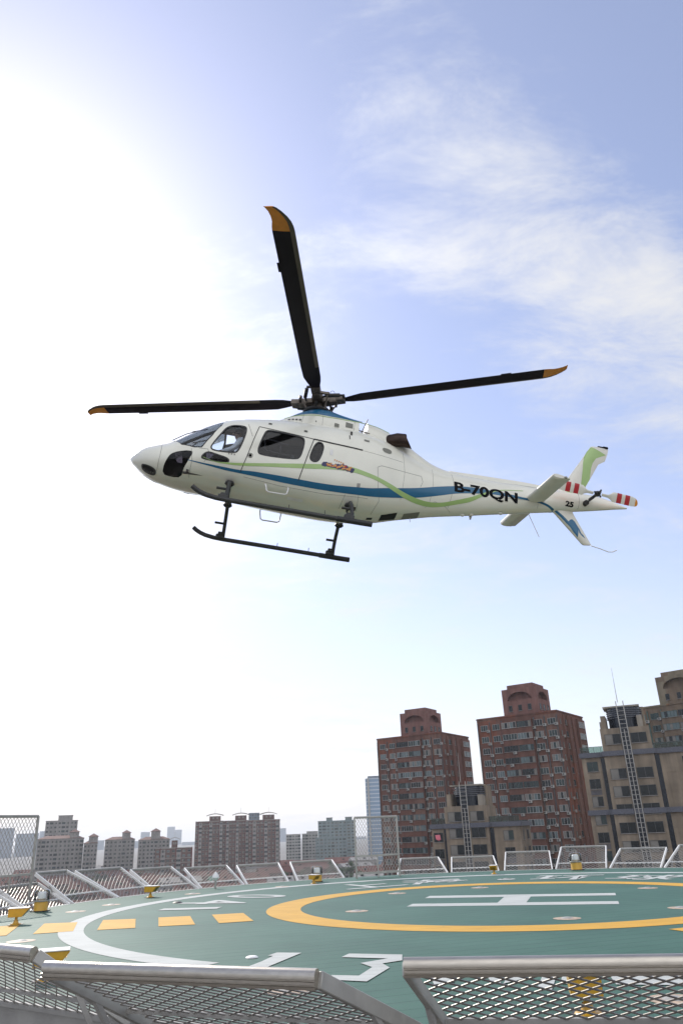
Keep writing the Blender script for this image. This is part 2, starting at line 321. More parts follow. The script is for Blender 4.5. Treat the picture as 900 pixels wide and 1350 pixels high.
def text_mesh(body, size=1.0, off=0.0, cuts=0):
    c = bpy.data.curves.new('t', 'FONT'); c.body = body; c.size = size; c.offset = off; c.align_x = 'CENTER'; c.align_y = 'CENTER'; c.resolution_u = 6
    o = bpy.data.objects.new('t', c); COL.objects.link(o); bpy.context.view_layer.update()
    dg = bpy.context.evaluated_depsgraph_get(); me = bpy.data.meshes.new_from_object(o.evaluated_get(dg)); COL.objects.unlink(o); bpy.data.objects.remove(o); bpy.data.curves.remove(c)
    bm = bmesh.new(); bm.from_mesh(me); bmesh.ops.remove_doubles(bm, verts=bm.verts, dist=1e-5); bmesh.ops.triangulate(bm, faces=bm.faces)
    for _ in range(cuts): bmesh.ops.subdivide_edges(bm, edges=[e for e in bm.edges if e.calc_length() > .04], cuts=1); bmesh.ops.triangulate(bm, faces=bm.faces)
    bm.verts.ensure_lookup_table()
    vs = [v.co.copy() for v in bm.verts]; fs = [tuple(v.index for v in f.verts) for f in bm.faces]; bm.free(); bpy.data.meshes.remove(me)
    return vs, fs
def deck_glyph(mb, ch, ang, rad, h, w, outward):
    vs, fs = text_mesh(ch, 1, .018)
    xs = [v.x for v in vs]; ys = [v.y for v in vs]; cx, cy = (min(xs) + max(xs)) / 2, (min(ys) + max(ys)) / 2; sx = w / (max(xs) - min(xs)); sy = h / (max(ys) - min(ys))
    a = R_(ang); dv = Vector((math.cos(a), math.sin(a), 0)); tv = Vector((dv.y, -dv.x, 0))   # tv: clockwise
    if not outward: base = lambda v: C + dv * (rad - (v.y - cy) * sy) - tv * ((v.x - cx) * sx)
    else: base = lambda v: C + dv * (rad + (v.y - cy) * sy) + tv * ((v.x - cx) * sx)
    mb.add([base(v) + Vector((0, 0, .008)) for v in vs], fs)
mk = MB()
for ch, a in (('上', 117), ('海', 98.5), ('环', 66.5), ('球', 47.5), ('港', 29)): deck_glyph(mk, ch, a, 6.65, 1.85, 1.85, True)
disc_ring(mk, C + Vector((6.36 * math.cos(R_(81)), 6.36 * math.sin(R_(81)), 0)), 0.0, .26, .008, n=24)
deck_glyph(mk, '0', 147.7, 6.78, 1.72, .85, False); deck_glyph(mk, '4', 160.5, 6.86, 1.72, 1.0, False); deck_glyph(mk, '1', 173.2, 6.86, 1.3, .42, False)
# near side: the angular figures 1 and 3 traced at their places on the deck
def gp(px, py): v = at_z(px, py, 0); return (v.x, v.y, .008)
mk.add([gp(345, 1268.3), gp(360, 1261.2), gp(353, 1260.7), gp(365, 1256.5), gp(397.5, 1257), gp(352, 1276), gp(325, 1276)], [(0, 1, 2, 3, 4, 5, 6)])
g3 = [gp(450, 1262.7), gp(460, 1258), gp(530, 1259.3), gp(530, 1267), gp(504, 1271), gp(513.5, 1276.6), gp(483.5, 1295), gp(441.5, 1293), gp(436.5, 1286.5), gp(473, 1287.3), gp(490.5, 1276), gp(475, 1270.5), gp(511, 1264.5)]
mk.add(g3, [(0, 1, 2, 12), (12, 2, 3, 4), (12, 4, 10, 11), (4, 5, 6, 9), (4, 9, 10), (9, 6, 7, 8)])
for q in ([(566, 1288), (600, 1284), (598, 1296), (572, 1299)], [(637, 1284), (655, 1283), (660, 1297), (648, 1296)], [(668, 1290), (693, 1284), (692, 1291), (663, 1298)], [(718, 1280), (736, 1280), (727, 1306), (708, 1303)], [(800, 1283), (905, 1281), (905, 1300), (812, 1299)], [(742, 1282), (760, 1282), (756, 1298), (738, 1298)]):
    mk.add([gp(*p_) for p_ in q], [(0, 1, 2, 3)])
tag(mk.build('deck_lettering', pwhite), kind='structure')

# inset deck lights
def inset(px, py, label):
    P = at_z(px, py, 0); root = empty('inset_light', (P.x, P.y, 0)); tag(root, label, 'deck light', 'inset lights set flush in the green deck')
    a = MB(); a.lathe([(0.0, .008), (.15, .008), (.19, .006), (.22, .004)], 24); a.build('rim', M['insetrim'], root, 40)
    b = MB(); b.lathe([(0.0, .026), (.05, .024), (.08, .016), (.10, .0085)], 20); b.build('lens', M['beam'], root, 40)
for x, y, l in [(100, 1202, 'inset light left of the white ring, nearest the clear beacon'), (147, 1193, 'inset light outside the white ring between beacon and first floodlight'), (28, 1241, 'rust rimmed inset light at the left edge by the yellow bars'),
                (523, 1178, 'inset light in the yellow circle beyond its upper left rim, left of the white H'), (470, 1201.5, 'pale inset light inside the yellow circle at its left end'), (632, 1170.5, 'inset light behind the white H near the top of the yellow circle'),
                (747, 1211, 'dark inset light in front of the white H'), (853, 1171, 'inset light behind the right end of the white H'), (897, 1197, 'inset light at the right edge of the photo'), (254, 1178.5, 'small inset light beyond the white ring by the spike lamp'),
                (372, 1169, 'faint inset light on the outer edge below the far left floodlight'), (380, 1306, 'rusty inset light seen through the near left net panel'), (888, 1318, 'rusty inset light seen through the near right net panel'), (667, 1159, 'inset plate between the far painted characters')]:
    inset(x, y, l)
P = at_z(332, 1263, 0); a = MB(); a.lathe([(0, .022), (.05, .022), (.07, .014), (.08, .003)], 20); o = a.build('tie_down_cap', M['alu_light'], None, 40); o.location = (P.x, P.y, .002); tag(o, 'shiny metal tie-down cap beside the painted figure 1', 'deck fitting')
P = at_z(234, 1190.5, 0); a = MB(); a.lathe([(0, .03), (.08, .03), (.12, .003)], 16); o = a.build('drain_cap', M['rubber'], None, 40); o.location = (P.x, P.y, .002); tag(o, 'small dark drain cap inside the white ring', 'deck fitting')
def ground_lamp(P, h=.42):
    pass

# ------------------------------------------------------------------ safety net panels
def mesh_infill(c00, c10, c01, c11, cw, ch, wv, th, rows_jit=0.0):
    """expanded metal between four corners: c00-c10 lower edge, c01-c11 upper edge"""
    c00, c10, c01, c11 = map(Vector, (c00, c10, c01, c11)); W_ = ((c10 - c00).length + (c11 - c01).length) / 2; H_ = ((c01 - c00).length + (c11 - c10).length) / 2
    nx = max(2, round(W_ / cw)); ny = max(2, round(H_ / ch)); nrm = (c10 - c00).cross(c01 - c00).normalized()
    f = lambda u, v: (c00 * (1 - u) + c10 * u) * (1 - v) + (c01 * (1 - u) + c11 * u) * v
    mb = MB()
    for j in range(2 * ny):
        for i in range(2 * nx):
            if (i + j) % 2 == 0: a, b = f(i / (2 * nx), j / (2 * ny)), f((i + 1) / (2 * nx), (j + 1) / (2 * ny))
            else: a, b = f(i / (2 * nx), (j + 1) / (2 * ny)), f((i + 1) / (2 * nx), j / (2 * ny))
            mb.bar(a, b, wv, th, nrm + (c01 - c00).normalized() * .6)
    return mb
def pol(r, a, z): a = R_(a); return Vector((C.x + r * math.cos(a), C.y + r * math.sin(a), z))
def rail_profile(mb, a, b, w, h, mi=0):
    # round-topped rail with two grooves along its face
    a = Vector(a); b = Vector(b); x = (b - a).normalized(); y = Vector((0, 0, 1)).cross(x).normalized(); z = x.cross(y)
    pr = []
    k = 7
    for i in range(k + 1): t = math.pi * i / k; pr.append((w / 2 * math.cos(t), h * .14 + h * .36 * math.sin(t)))
    pr += [(-w / 2, -.02 * h), (-w * .36, -.05 * h), (-w * .36, -.10 * h), (-w / 2, -.13 * h), (-w / 2, -.26 * h), (-w * .36, -.29 * h), (-w * .36, -.33 * h), (-w / 2, -.36 * h), (-w * .46, -.5 * h), (w * .46, -.5 * h), (w / 2, -.36 * h), (w / 2, -.33 * h), (w * .36, -.29 * h), (w * .36, -.26 * h), (w / 2, -.13 * h), (w / 2, -.10 * h), (w * .36, -.05 * h), (w * .36, -.02 * h)]
    n = len(pr); vs = [p0 + y * q[0] + z * q[1] for p0 in (a, b) for q in pr]
    mb.add(vs, [tuple(range(n)), tuple(range(2 * n - 1, n - 1, -1))] + [(i, i + n, (i + 1) % n + n, (i + 1) % n) for i in range(n)], mi)
def net_panel(ab0, ab1, at0, at1, rt_, h, label, near=False, cell=(.135, .085)):
    """ab: angles (deg) of the lower corners on the deck edge, at: angles of the upper corners at radius rt_ and height h"""
    root = empty('safety_net', pol(RD + .02, (ab0 + ab1) / 2, 0)); tag(root, label, 'safety net panel', 'tilted safety net panels round the deck edge')
    o = root.location
    B0, B1, T0, T1 = pol(RD + .06, ab0, -.02) - o, pol(RD + .06, ab1, -.02) - o, pol(rt_, at0, h) - o, pol(rt_, at1, h) - o
    pw, pt = (.10, .045) if near else (.085, .04)
    rail = MB()
    if near: rail_profile(rail, T0, T1, .085, .115)
    else: rail_profile(rail, T0, T1, .07, .07)
    rail.build('top_rail', M['steel'] if near else M['alu'], root, 40)
    n_ = (B1 - B0).cross(T0 - B0).normalized()
    for a_, b_ in ((B0, T0), (B1, T1)):
        p_ = MB(); p_.bar(a_, b_ - (b_ - a_).normalized() * .02, pt, pw, n_); q_ = p_.build('side_post', M['alu_light'] if not near else M['alu'], root); bevel_obj(q_, .006, 1)
    lo = MB(); lo.bar(B0, B1, .05, .05); lo.bar(B0 * .72 + T0 * .28, B1 * .72 + T1 * .28, .035, .035); lo.build('cross_bar', M['alu_light'] if not near else M['beam'], root)
    e = .03
    mi_ = mesh_infill(B0 + (B1 - B0) * e, B1 - (B1 - B0) * e, T0 + (T1 - T0) * e - (T0 - B0) * .03, T1 - (T1 - T0) * e - (T1 - B1) * .03, cell[0], cell[1], .022 if not near else .012, .006)
    mi_.build('expanded_metal', M['meshwire'], root)
    for a_, b_ in ((B0, T0), (B1, T1)):
        br = MB(); m_ = a_ * .4 + b_ * .6; foot = Vector((a_.x, a_.y, -.62)) * 1.0
        br.bar(m_, foot, .04, .04); br.bar(foot + Vector((0, 0, -.1)), Vector((a_.x, a_.y, -.1)), .06, .06)
        br.build('strut', M['beam'], root)
    return root
def h_for(px, py, r):
    """height and angle at which the ray through a photo pixel meets the cylinder of radius r round the deck (far side)"""
    d_ = ray(px, py); ox, oy = -C.x, -C.y; A_ = d_.x ** 2 + d_.y ** 2; B_ = 2 * (ox * d_.x + oy * d_.y); C_ = ox * ox + oy * oy - r * r
    t = (-B_ + math.sqrt(B_ * B_ - 4 * A_ * C_)) / (2 * A_); P = CAM + d_ * t
    return P.z, math.degrees(math.atan2(P.y - C.y, P.x - C.x))
z6 = lambda a, b: (a / 1.957, 1030 + b / 1.957); z3 = lambda a, b: (450 + a / 4, 1100 + b / 4); z4 = lambda a, b: (675 + a / 4, 1100 + b / 4)
far_panels = [
    (z6(90, 237), z6(170, 232), 160.3, 151.6, 'net panel behind the clear beacon beside the tall gate'),
    (z6(192, 231), z6(310, 225), 151.4, 144.7, 'net panel with the teal joint at its left post'),
    (z6(335, 228), z6(440, 223), 144.0, 136.3, 'net panel above the leftmost far yellow floodlight'),
    (z6(475, 224), z6(583, 219), 135.7, 127.8, 'net panel right of the spike lamp below the red brick block'),
    (z6(610, 217), z6(717, 213), 127.2, 119.6, 'net panel below the right end of the red brick block'),
    (z6(748, 208), z6(855, 205), 117.8, 109.3, 'net panel just left of the far gate, floodlight in front'),
    (z3(312, 127), z3(508, 125), 99.6, 90.6, 'net panel just right of the far gate'),
    (z3(580, 122), z3(798, 116), 89.9, 81.6, 'net panel in front of the low granite block'),
    (z3(865, 97), z4(193, 88), 80.6, 72.4, 'net panel left of the far beacon below the red towers'),
    (z4(258, 70), z4(492, 60), 71.8, 63.4, 'tallest net panel standing behind the far beacon'),
    (z4(570, 78), z4(812, 70), 62.8, 54.6, 'net panel second from the right edge of the photo'),
    (z4(882, 60), z4(1110, 52), 54.0, 46.0, 'net panel cut by the right edge of the photo'),
]
for (p0, p1, b0, b1, lab) in far_panels:
    h0, a0 = h_for(*p0, 11.95); h1, a1 = h_for(*p1, 11.95)
    net_panel(b0, b1, a0, a1, 11.95, (h0 + h1) / 2, lab, cell=(.14, .10))
net_panel(169.2, 161.0, 168.8, 161.4, 11.95, .48, 'net panel behind the tall gate at the left edge')
net_panel(178.3, 170.0, 178, 170.3, 11.95, .48, 'net panel at the left edge beside the nearest small floodlight')
# near side
zz_, aa = 0, 0
def near_ang(px, py, h):
    v = at_z(px, py, h) - C; return math.degrees(math.atan2(v.y, v.x)), math.hypot(v.x, v.y)
HN = .56
aL0, rL0 = near_ang(62, 1278, HN); aL1, rL1 = near_ang(417, 1291, HN); aR0, rR0 = near_ang(531, 1276, HN); aR1, rR1 = near_ang(905, 1270, HN)
net_panel(aL0 - .2, aL1 + 2.4, aL0, aL1, (rL0 + rL1) / 2, HN, 'near net panel with thick brushed rail, left of the gap', near=True, cell=(.16, .115))
net_panel(aR0 + 1.0, aR1 + 1.6, aR0, aR1 + 1.2, (rR0 + rR1) / 2, HN, 'near net panel with thick brushed rail, right of the gap', near=True, cell=(.155, .09))
aK1, rK1 = near_ang(45, 1258, HN)
net_panel(aK1 - 10.5, aK1 + 2.2, aK1 - 11, aK1, rK1, HN, 'near net panel cut by the lower left corner', near=True, cell=(.16, .115))

# ------------------------------------------------------------------ tall gates
def gate(b0, b1, h, lab, tilt=0.0, diam=(.10, .17)):
    b0 = Vector(b0); b1 = Vector(b1); root = empty('net_gate', (b0 + b1) / 2); tag(root, lab, 'gate'); o = root.location
    out = Vector(((b0 + b1) / 2 - C)); out.z = 0; out.normalize(); top = Vector((out.x * tilt, out.y * tilt, h))
    a, b = b0 - o, b1 - o
    for k in (a, b):
        m_ = MB(); m_.bar(k, k + top, .055, .055, out); q_ = m_.build('post', M['alu'], root); bevel_obj(q_, .006, 1)
    m_ = MB(); rail_profile(m_, a + top, b + top, .06, .07); m_.build('top_rail', M['alu'], root, 40)
    m_ = MB(); m_.bar(a + top * .08, b + top * .08, .05, .06); m_.bar(a + top * .36, b + top * .36, .04, .05); mid = (a + b) / 2; m_.bar(mid + top * .0, mid + top * .36, .04, .04); m_.build('cross_bar', M['alu'], root)
    mm = mesh_infill(a + top * .09, b + top * .09, a + top * .985, b + top * .985, diam[0], diam[1], .011, .007); mm.build('expanded_metal', M['meshwire'], root)
ga, gb = at_z(470, 1158.5, 0), at_z(527, 1155, 0)
hh = ray(467.5, 1078); hg = CAM.z + hh.z * (Vector((ga.x, ga.y)).length / math.hypot(hh.x, hh.y))
gate(ga, gb, hg, 'tall mesh gate on the far edge in front of the hazy glass tower')
ga, gb = at_z(37, 1197, 0), at_z(-22, 1204, 0)
hh = ray(53, 1076); hg = CAM.z + hh.z * (Vector((ga.x, ga.y)).length / math.hypot(hh.x, hh.y))
ext = at_z(-8, 1212, 0)
gate(gb + (gb - ga) * .0, ga, hg, 'tall mesh gate at the left edge casting its shadow on the deck')

# ------------------------------------------------------------------ floodlights and beacons
def floodlight(P, aim, lab, sc=1.0):
    sc *= .74; root = empty('floodlight', P, aim); root.scale = (sc,) * 3; tag(root, lab, 'floodlight', 'yellow floodlights round the deck')
    b = MB(); b.prism([(-.20, .17), (.12, .17), (.27, .34), (.27, .36), (-.20, .36)], -.15, .15, 'xz'); q = b.build('housing', M['yellow'], root); bevel_obj(q, .008, 2)
    b = MB(); b.box((.015, 0, .366), (.50, .33, .012)); b.build('hood', M['alu_light'], root)
    b = MB(); x0, z0, x1, z1 = .14, .183, .255, .315; nx, nz_ = .75, -.66
    b.add([(x0 + .02, -.12, z0 + .004), (x1 + .008, -.12, z1), (x1 + .008, .12, z1), (x0 + .02, .12, z0 + .004)], [(0, 1, 2, 3)]); b.build('lens', M['lampglass'], root)
    b = MB(); b.tube([(-.02, 0, .03), (-.02, 0, .18)], .035, 14); b.lathe([(.05, .10), (.055, .07), (.075, .03)], 14, (-.02, 0, 0)); b.build('stem', M['yellow'], root, 40)
    b = MB(); b.lathe([(0, .03), (.10, .03), (.13, .018), (.14, 0)], 20, (-.02, 0, 0)); b.build('base', M['yellow'], root, 40)
    b = MB(); b.box((-.02, 0, .002), (.34, .30, .012)); b.build('foot_plate', M['rubber'], root)
def aim(P, off=0): return math.atan2(C.y - P.y, C.x - P.x) + off
for (x, y, o_, s_, lab) in [(199, 1183, .25, 1.0, 'small yellow floodlight standing below the net panels at left centre'), (22, 1219, .1, 1.05, 'yellow floodlight in front of the gate shadow at the left edge'),
                      (414, 1165, .3, .9, 'yellow floodlight in front of a clear beacon left of the far gate'), (651, 1152.5, -.2, .95, 'yellow floodlight at the far edge before the low granite block')]:
    P = at_z(x, y, 0); floodlight(P, aim(P, o_), lab, s_)
P = at_z(62, 1293, 0); floodlight(P, R_(18), 'large yellow floodlight rising behind the near left rail', 1.1)
P = at_z(775, 1337, 0); floodlight(P, R_(80), 'large yellow floodlight seen through the near right mesh', 1.1)
def beacon(P, lab, s_=1.0):
    root = empty('beacon', P); root.scale = (s_,) * 3; tag(root, lab, 'beacon light', 'clear domed beacons on yellow bases')
    b = MB(); b.box((0, 0, .01), (.34, .34, .02)); b.build('foot_plate', M['rubber'], root)
    b = MB(); b.lathe([(0, .20), (.145, .20), (.15, .185), (.15, .03), (.155, .02)], 28); b.build('base', M['yellow'], root, 40)
    b = MB(); b.lathe([(.165, .20), (.17, .23), (.17, .38), (.155, .42), (.12, .44), (0, .447)], 28); b.build('dome', M['lampglass'], root, 40)
    b = MB(); b.lathe([(0, .40), (.06, .40), (.09, .37), (.09, .26), (.05, .22), (.05, .20)], 16); b.build('lens', M['alu_light'], root, 40)
    b = MB(); b.lathe([(.172, .20), (.176, .205), (.176, .225), (.170, .23)], 28); b.build('clamp_ring', M['alu'], root, 40)
for x, y, lab, s_ in [(53.5, 1201.5, 'clear beacon at the foot of the left gate', 1.0), (418, 1162.5, 'clear beacon partly hidden behind a yellow floodlight', 1.0), (760, 1147, 'clear beacon on the far right edge before the tallest net panel', 1.15)]:
    beacon(at_z(x, y, 0), lab, s_)
P = at_z(284, 1172, 0); root = empty('spike_lamp', P); tag(root, 'thin pale spike lamp on the deck edge left of centre', 'deck light')
b = MB(); b.tube([(0, 0, 0), (0, 0, .22)], .03, 10); b.build('stem', M['alu'], root, 40)
b = MB(); b.lathe([(0, .46), (.02, .44), (.09, .36), (.10, .30), (.04, .22)], 14); b.build('lamp_head', M['alu_light'], root, 40)

# ------------------------------------------------------------------ support steel under the deck rim and host building
root = empty('deck_truss', (C.x, C.y, -.3)); tag(root, 'grey steel truss carrying the deck rim, seen bottom left', 'steelwork')
for a0 in range(0, 360, 15):
    b = MB(); p0 = pol(7.5, a0, -.45) - root.location; p1 = pol(11.7, a0, -.45) - root.location; p2 = pol(8.4, a0, -2.2) - root.location; p3 = pol(11.2, a0, -.55) - root.location
    b.bar(p0, p1, .12, .18); b.bar(p2, p3, .09, .09); b.bar(p0, p0 - Vector((0, 0, 2.4)), .14, .14); b.build('bracket', M['beam'], root)
b = MB()
for k in range(72):
    for rr_, zz_ in ((11.25, -.62), (11.9, -.62)): b.bar(pol(rr_, k * 5, zz_) - root.location, pol(rr_, k * 5 + 5, zz_) - root.location, .07, .10)
b.build('ring_beam', M['beam'], root)
host = empty('host_building', (C.x, C.y, GZ)); tag(host, 'building whose roof carries the green helideck', 'building')
b = MB(); b.prism([(-13, -11), (13, -11), (13, 9.5), (-13, 9.5)], 0, -3.0 - GZ, 'xy'); b.build('wall', mat('host_render', (.33, .31, .28), .85, noise=.2, nscale=1), host)
b = MB(); b.prism([(-13.1, -11.1), (13.1, -11.1), (13.1, 9.6), (-13.1, 9.6)], -3.0 - GZ, -2.85 - GZ, 'xy'); b.build('roof', mat('roof_felt', (.30, .29, .27), .9, noise=.4, nscale=1.5), host)

# ================================================================== HELICOPTER
HT = Vector((-0.41588, 14.20251, 10.16848))
HR = Matrix(((-0.97260, 0.18732, 0.13770), (-0.19246, -0.98099, -0.02493), (0.13042, -0.05075, 0.99016)))
heli = empty('helicopter'); heli.matrix_world = Matrix.Translation(HT) @ HR.to_4x4()
tag(heli, 'white helicopter with blue and green stripes hovering above the green deck, four black rotor blades', 'helicopter')
SEC = np.array([[3.685, .02, -2.06, -2.09], [3.64, .10, -1.99, -2.156], [3.58, .18, -1.934, -2.207], [3.45, .31, -1.833, -2.308], [3.25, .44, -1.76, -2.404], [2.95, .58, -1.668, -2.468], [2.6, .70, -1.433, -2.506], [2.2, .79, -1.162, -2.509],
    [1.8, .83, -.966, -2.535], [1.4, .84, -.865, -2.57], [1.0, .84, -.792, -2.604], [.5, .84, -.729, -2.632], [0, .84, -.697, -2.65], [-.5, .82, -.68, -2.659], [-1, .77, -.695, -2.628], [-1.5, .67, -.747, -2.566], [-1.9, .56, -.855, -2.467],
    [-2.3, .46, -1.008, -2.369], [-2.7, .385, -1.152, -2.273], [-3.1, .335, -1.188, -2.192], [-3.6, .301, -1.197, -2.092], [-4.2, .26, -1.199, -1.962], [-4.8, .23, -1.181, -1.836], [-5.4, .20, -1.175, -1.713], [-6, .17, -1.15, -1.595], [-6.5, .12, -1.135, -1.49], [-7, .06, -1.216, -1.376], [-7.28, .03, -1.29, -1.317]])
CSEC = np.array([[1.0, .14, -.70, -1.142], [.85, .28, -.675, -1.123], [.6, .40, -.557, -1.092], [.35, .45, -.396, -1.069], [.1, .50, -.286, -1.053], [-.2, .50, -.25, -1.04], [-.5, .50, -.31, -1.03], [-.8, .474, -.354, -1.039], [-1.1, .449, -.385, -1.055],
    [-1.4, .42, -.445, -1.086], [-1.7, .39, -.56, -1.151], [-2.0, .36, -.717, -1.243], [-2.3, .33, -.903, -1.358], [-2.6, .30, -1.068, -1.466], [-2.9, .26, -1.154, -1.52], [-3.2, .22, -1.175, -1.54]])
def herm(X, Y, x):
    o = np.argsort(X); X = X[o]; Y = Y[o]; d = np.gradient(Y, X); i = int(np.clip(np.searchsorted(X, x) - 1, 0, len(X) - 2)); h = X[i + 1] - X[i]; t = (x - X[i]) / h; t = min(max(t, 0), 1)
    return (2 * t**3 - 3 * t**2 + 1) * Y[i] + (t**3 - 2 * t**2 + t) * h * d[i] + (-2 * t**3 + 3 * t**2) * Y[i + 1] + (t**3 - t**2) * h * d[i + 1]
def fus(x):
    w, zt, zb = (herm(SEC[:, 0], SEC[:, k], x) for k in (1, 2, 3))
    n = float(np.interp(x, [-7.3, -3, -2, -1, 2, 3.2, 3.7], [2, 2.05, 2.3, 2.8, 2.7, 2.2, 2.0])); zf = float(np.interp(x, [-7.3, -3, -1.5, 2, 3, 3.7], [.5, .5, .42, .42, .48, .5]))
    return max(w, .01), zt, max(zt - zb, .02) * -1 + zt, n, zf
def cow(x):
    w, zt, zb = (herm(CSEC[:, 0], CSEC[:, k], x) for k in (1, 2, 3)); return w, zt, zb, 2.3, .35
def secring(fn, x, off=0.0, n=72):
    w, zt, zb, e, zf = fn(x); w = max(w - off, .004); zt -= off; zb += off; zm = zb + (zt - zb) * zf; out = []
    for k in range(n):
        a = 2 * math.pi * k / n; c, s = math.cos(a), math.sin(a)
        out.append(Vector((x, w * math.copysign(abs(c) ** (2 / e), c), zm + ((zt - zm) if s > 0 else (zm - zb)) * math.copysign(abs(s) ** (2 / e), s))))
    return out
def yside(x, z, fn=fus, off=0.0):
    w, zt, zb, e, zf = fn(x); zm = zb + (zt - zb) * zf; h = (z - zm) / ((zt - zm) if z > zm else (zm - zb)); h = min(abs(h), .9995)
    return w * (1 - h ** e) ** (1 / e) + off
def on_side(x, z, off=.003, side=1, fn=fus):
    e = .01; y = yside(x, z, fn); dyx = (yside(x + e, z, fn) - yside(x - e, z, fn)) / (2 * e); dyz = (yside(x, z + e, fn) - yside(x, z - e, fn)) / (2 * e)
    nrm = Vector((-dyx, 1, -dyz)).normalized(); p = Vector((x, y, z)) + nrm * off; p.y *= side; return p
def on_belly(x, y, off=.004):
    w, zt, zb, e, zf = fus(x); zm = zb + (zt - zb) * zf; return Vector((x, y, zm - (zm - zb) * (1 - min(abs(y) / w, .999) ** e) ** (1 / e) - off))
def loft(fn, xs, off=0.0, n=72):
    mb = MB(); vs = []
    for x in xs: vs += secring(fn, x, off, n)
    m = len(xs); fs = [(i * n + k, (i + 1) * n + k, (i + 1) * n + (k + 1) % n, i * n + (k + 1) % n) for i in range(m - 1) for k in range(n)]
    fs += [tuple(range(n)), tuple((m - 1) * n + k for k in range(n - 1, -1, -1))]
    return mb.add(vs, fs)
def chaikin(poly, it=2):
    for _ in range(it):
        q = []
        for i in range(len(poly)):
            a, b = poly[i], poly[(i + 1) % len(poly)]; q += [(a[0] * .75 + b[0] * .25, a[1] * .75 + b[1] * .25), (a[0] * .25 + b[0] * .75, a[1] * .25 + b[1] * .75)]
        poly = q
    return poly
def offpoly(poly, d):
    area = sum(poly[i][0] * poly[(i + 1) % len(poly)][1] - poly[(i + 1) % len(poly)][0] * poly[i][1] for i in range(len(poly))); s = 1 if area > 0 else -1; out = []
    for i in range(len(poly)):
        a, b = Vector(poly[i - 1]), Vector(poly[(i + 1) % len(poly)]); t = (b - a).normalized(); out.append((poly[i][0] + t.y * d * s, poly[i][1] - t.x * d * s))
    return out
def inpoly(p, poly):
    c = False; j = len(poly) - 1
    for i in range(len(poly)):
        if (poly[i][1] > p[1]) != (poly[j][1] > p[1]) and p[0] < (poly[j][0] - poly[i][0]) * (p[1] - poly[i][1]) / (poly[j][1] - poly[i][1]) + poly[i][0]: c = not c
        j = i
    return c
WIN = {
 'windshield': [(2.90, -1.60), (2.83, -1.74), (2.66, -1.865), (2.40, -1.915), (2.257, -1.905), (2.10, -1.62), (1.94, -1.30), (1.90, -1.12), (1.93, -.85), (2.5, -.95), (2.95, -1.35)],
 'door_window': chaikin([(1.80, -1.30), (1.50, -1.265), (1.44, -1.33), (1.455, -1.55), (1.53, -1.87), (1.60, -1.935), (1.99, -1.945), (2.08, -1.90), (2.05, -1.80), (1.93, -1.56)], 2),
 'lower_window': chaikin([(2.13, -1.985), (1.97, -2.02), (1.72, -2.07), (1.68, -2.12), (1.74, -2.17), (2.19, -2.14), (2.23, -2.10)], 1),
 'chin_window': chaikin([(2.84, -2.08), (2.70, -2.02), (2.47, -1.99), (2.40, -2.03), (2.47, -2.20), (2.545, -2.35), (2.57, -2.46), (2.78, -2.455), (2.96, -2.42), (2.94, -2.30), (2.90, -2.19)], 1),
 'cabin_window': chaikin([(1.03, -1.30), (.95, -1.275), (.32, -1.32), (.25, -1.37), (.26, -1.60), (.30, -1.79), (.37, -1.85), (1.08, -1.885), (1.15, -1.82), (1.125, -1.64), (1.07, -1.40)], 2),
 'small_window': chaikin([(-.02, -1.385), (-.10, -1.37), (-.155, -1.45), (-.14, -1.60), (-.09, -1.79), (-.015, -1.84), (.07, -1.815), (.095, -1.74), (.04, -1.50)], 2)}
def boolean(a_mb, b_mb, op='DIFFERENCE'):
    a = a_mb.build('tmp_a', M['white']) if isinstance(a_mb, MB) else a_mb; b = b_mb.build('tmp_b', M['white'])
    md = a.modifiers.new('b', 'BOOLEAN'); md.operation = op; md.object = b; md.solver = 'EXACT'
    bpy.context.view_layer.update(); me = bpy.data.meshes.new_from_object(a.evaluated_get(bpy.context.evaluated_depsgraph_get()))
    for o in (a, b): bpy.data.objects.remove(o)
    return me
xs = sorted(set([3.685, 3.66, 3.64, 3.61, 3.58, 3.54, 3.5, 3.45, 3.39, 3.32, 3.25] + [round(3.2 - .075 * i, 3) for i in range(140) if 3.2 - .075 * i > -7.28] + [-7.28]), reverse=True)
outer = loft(fus, xs)
inner = loft(fus, [x for x in xs if -1.3 < x < 3.3], .035)
sub = MB(); sub.v, sub.f, sub.m = list(inner.v), list(inner.f), list(inner.m)
me1 = boolean(outer, sub)
tmp = bpy.data.objects.new('tmp', me1); COL.objects.link(tmp)
cut = MB()
for k, poly in WIN.items(): cut.prism(poly, -1.3, 1.3, 'xz')
# exhaust-side plenum opening, slanting up through the cowling
def slant(mb, x0, x1, z0, z1):
    vs = [(x, y, z + (y - .5) * -.62) for y in (1.0, -1.2) for x, z in ((x0, z0), (x1, z0), (x1, z1), (x0, z1))]
    mb.add(vs, [(0, 1, 2, 3), (7, 6, 5, 4), (0, 4, 5, 1), (1, 5, 6, 2), (2, 6, 7, 3), (3, 7, 4, 0)])
cut.prism([(1.52, .16), (1.86, .16), (1.86, .56), (1.52, .56)], -1.5, -.5, 'xy'); cut.prism([(1.52, -.16), (1.86, -.16), (1.86, -.56), (1.52, -.56)], -1.5, -.5, 'xy')
me2 = boolean(tmp, cut)
fuselage = link('fuselage', me2, heli); me2.materials.clear(); me2.materials.append(M['white']); me2.materials.append(M['interior'])
def is_inner(p):
    x, y, z = p
    if x > 3.35 or x < -1.35: return False
    w, zt, zb, e, zf = fus(x); w -= .018; zt -= .018; zb += .018; zm = zb + (zt - zb) * zf; h = (z - zm) / ((zt - zm) if z > zm else (zm - zb))
    return (abs(y) / w) ** e + abs(h) ** e < 1.0
for pl in me2.polygons: pl.material_index = 1 if is_inner(pl.center) else 0; pl.use_smooth = True
me2.set_sharp_from_angle(angle=R_(28))
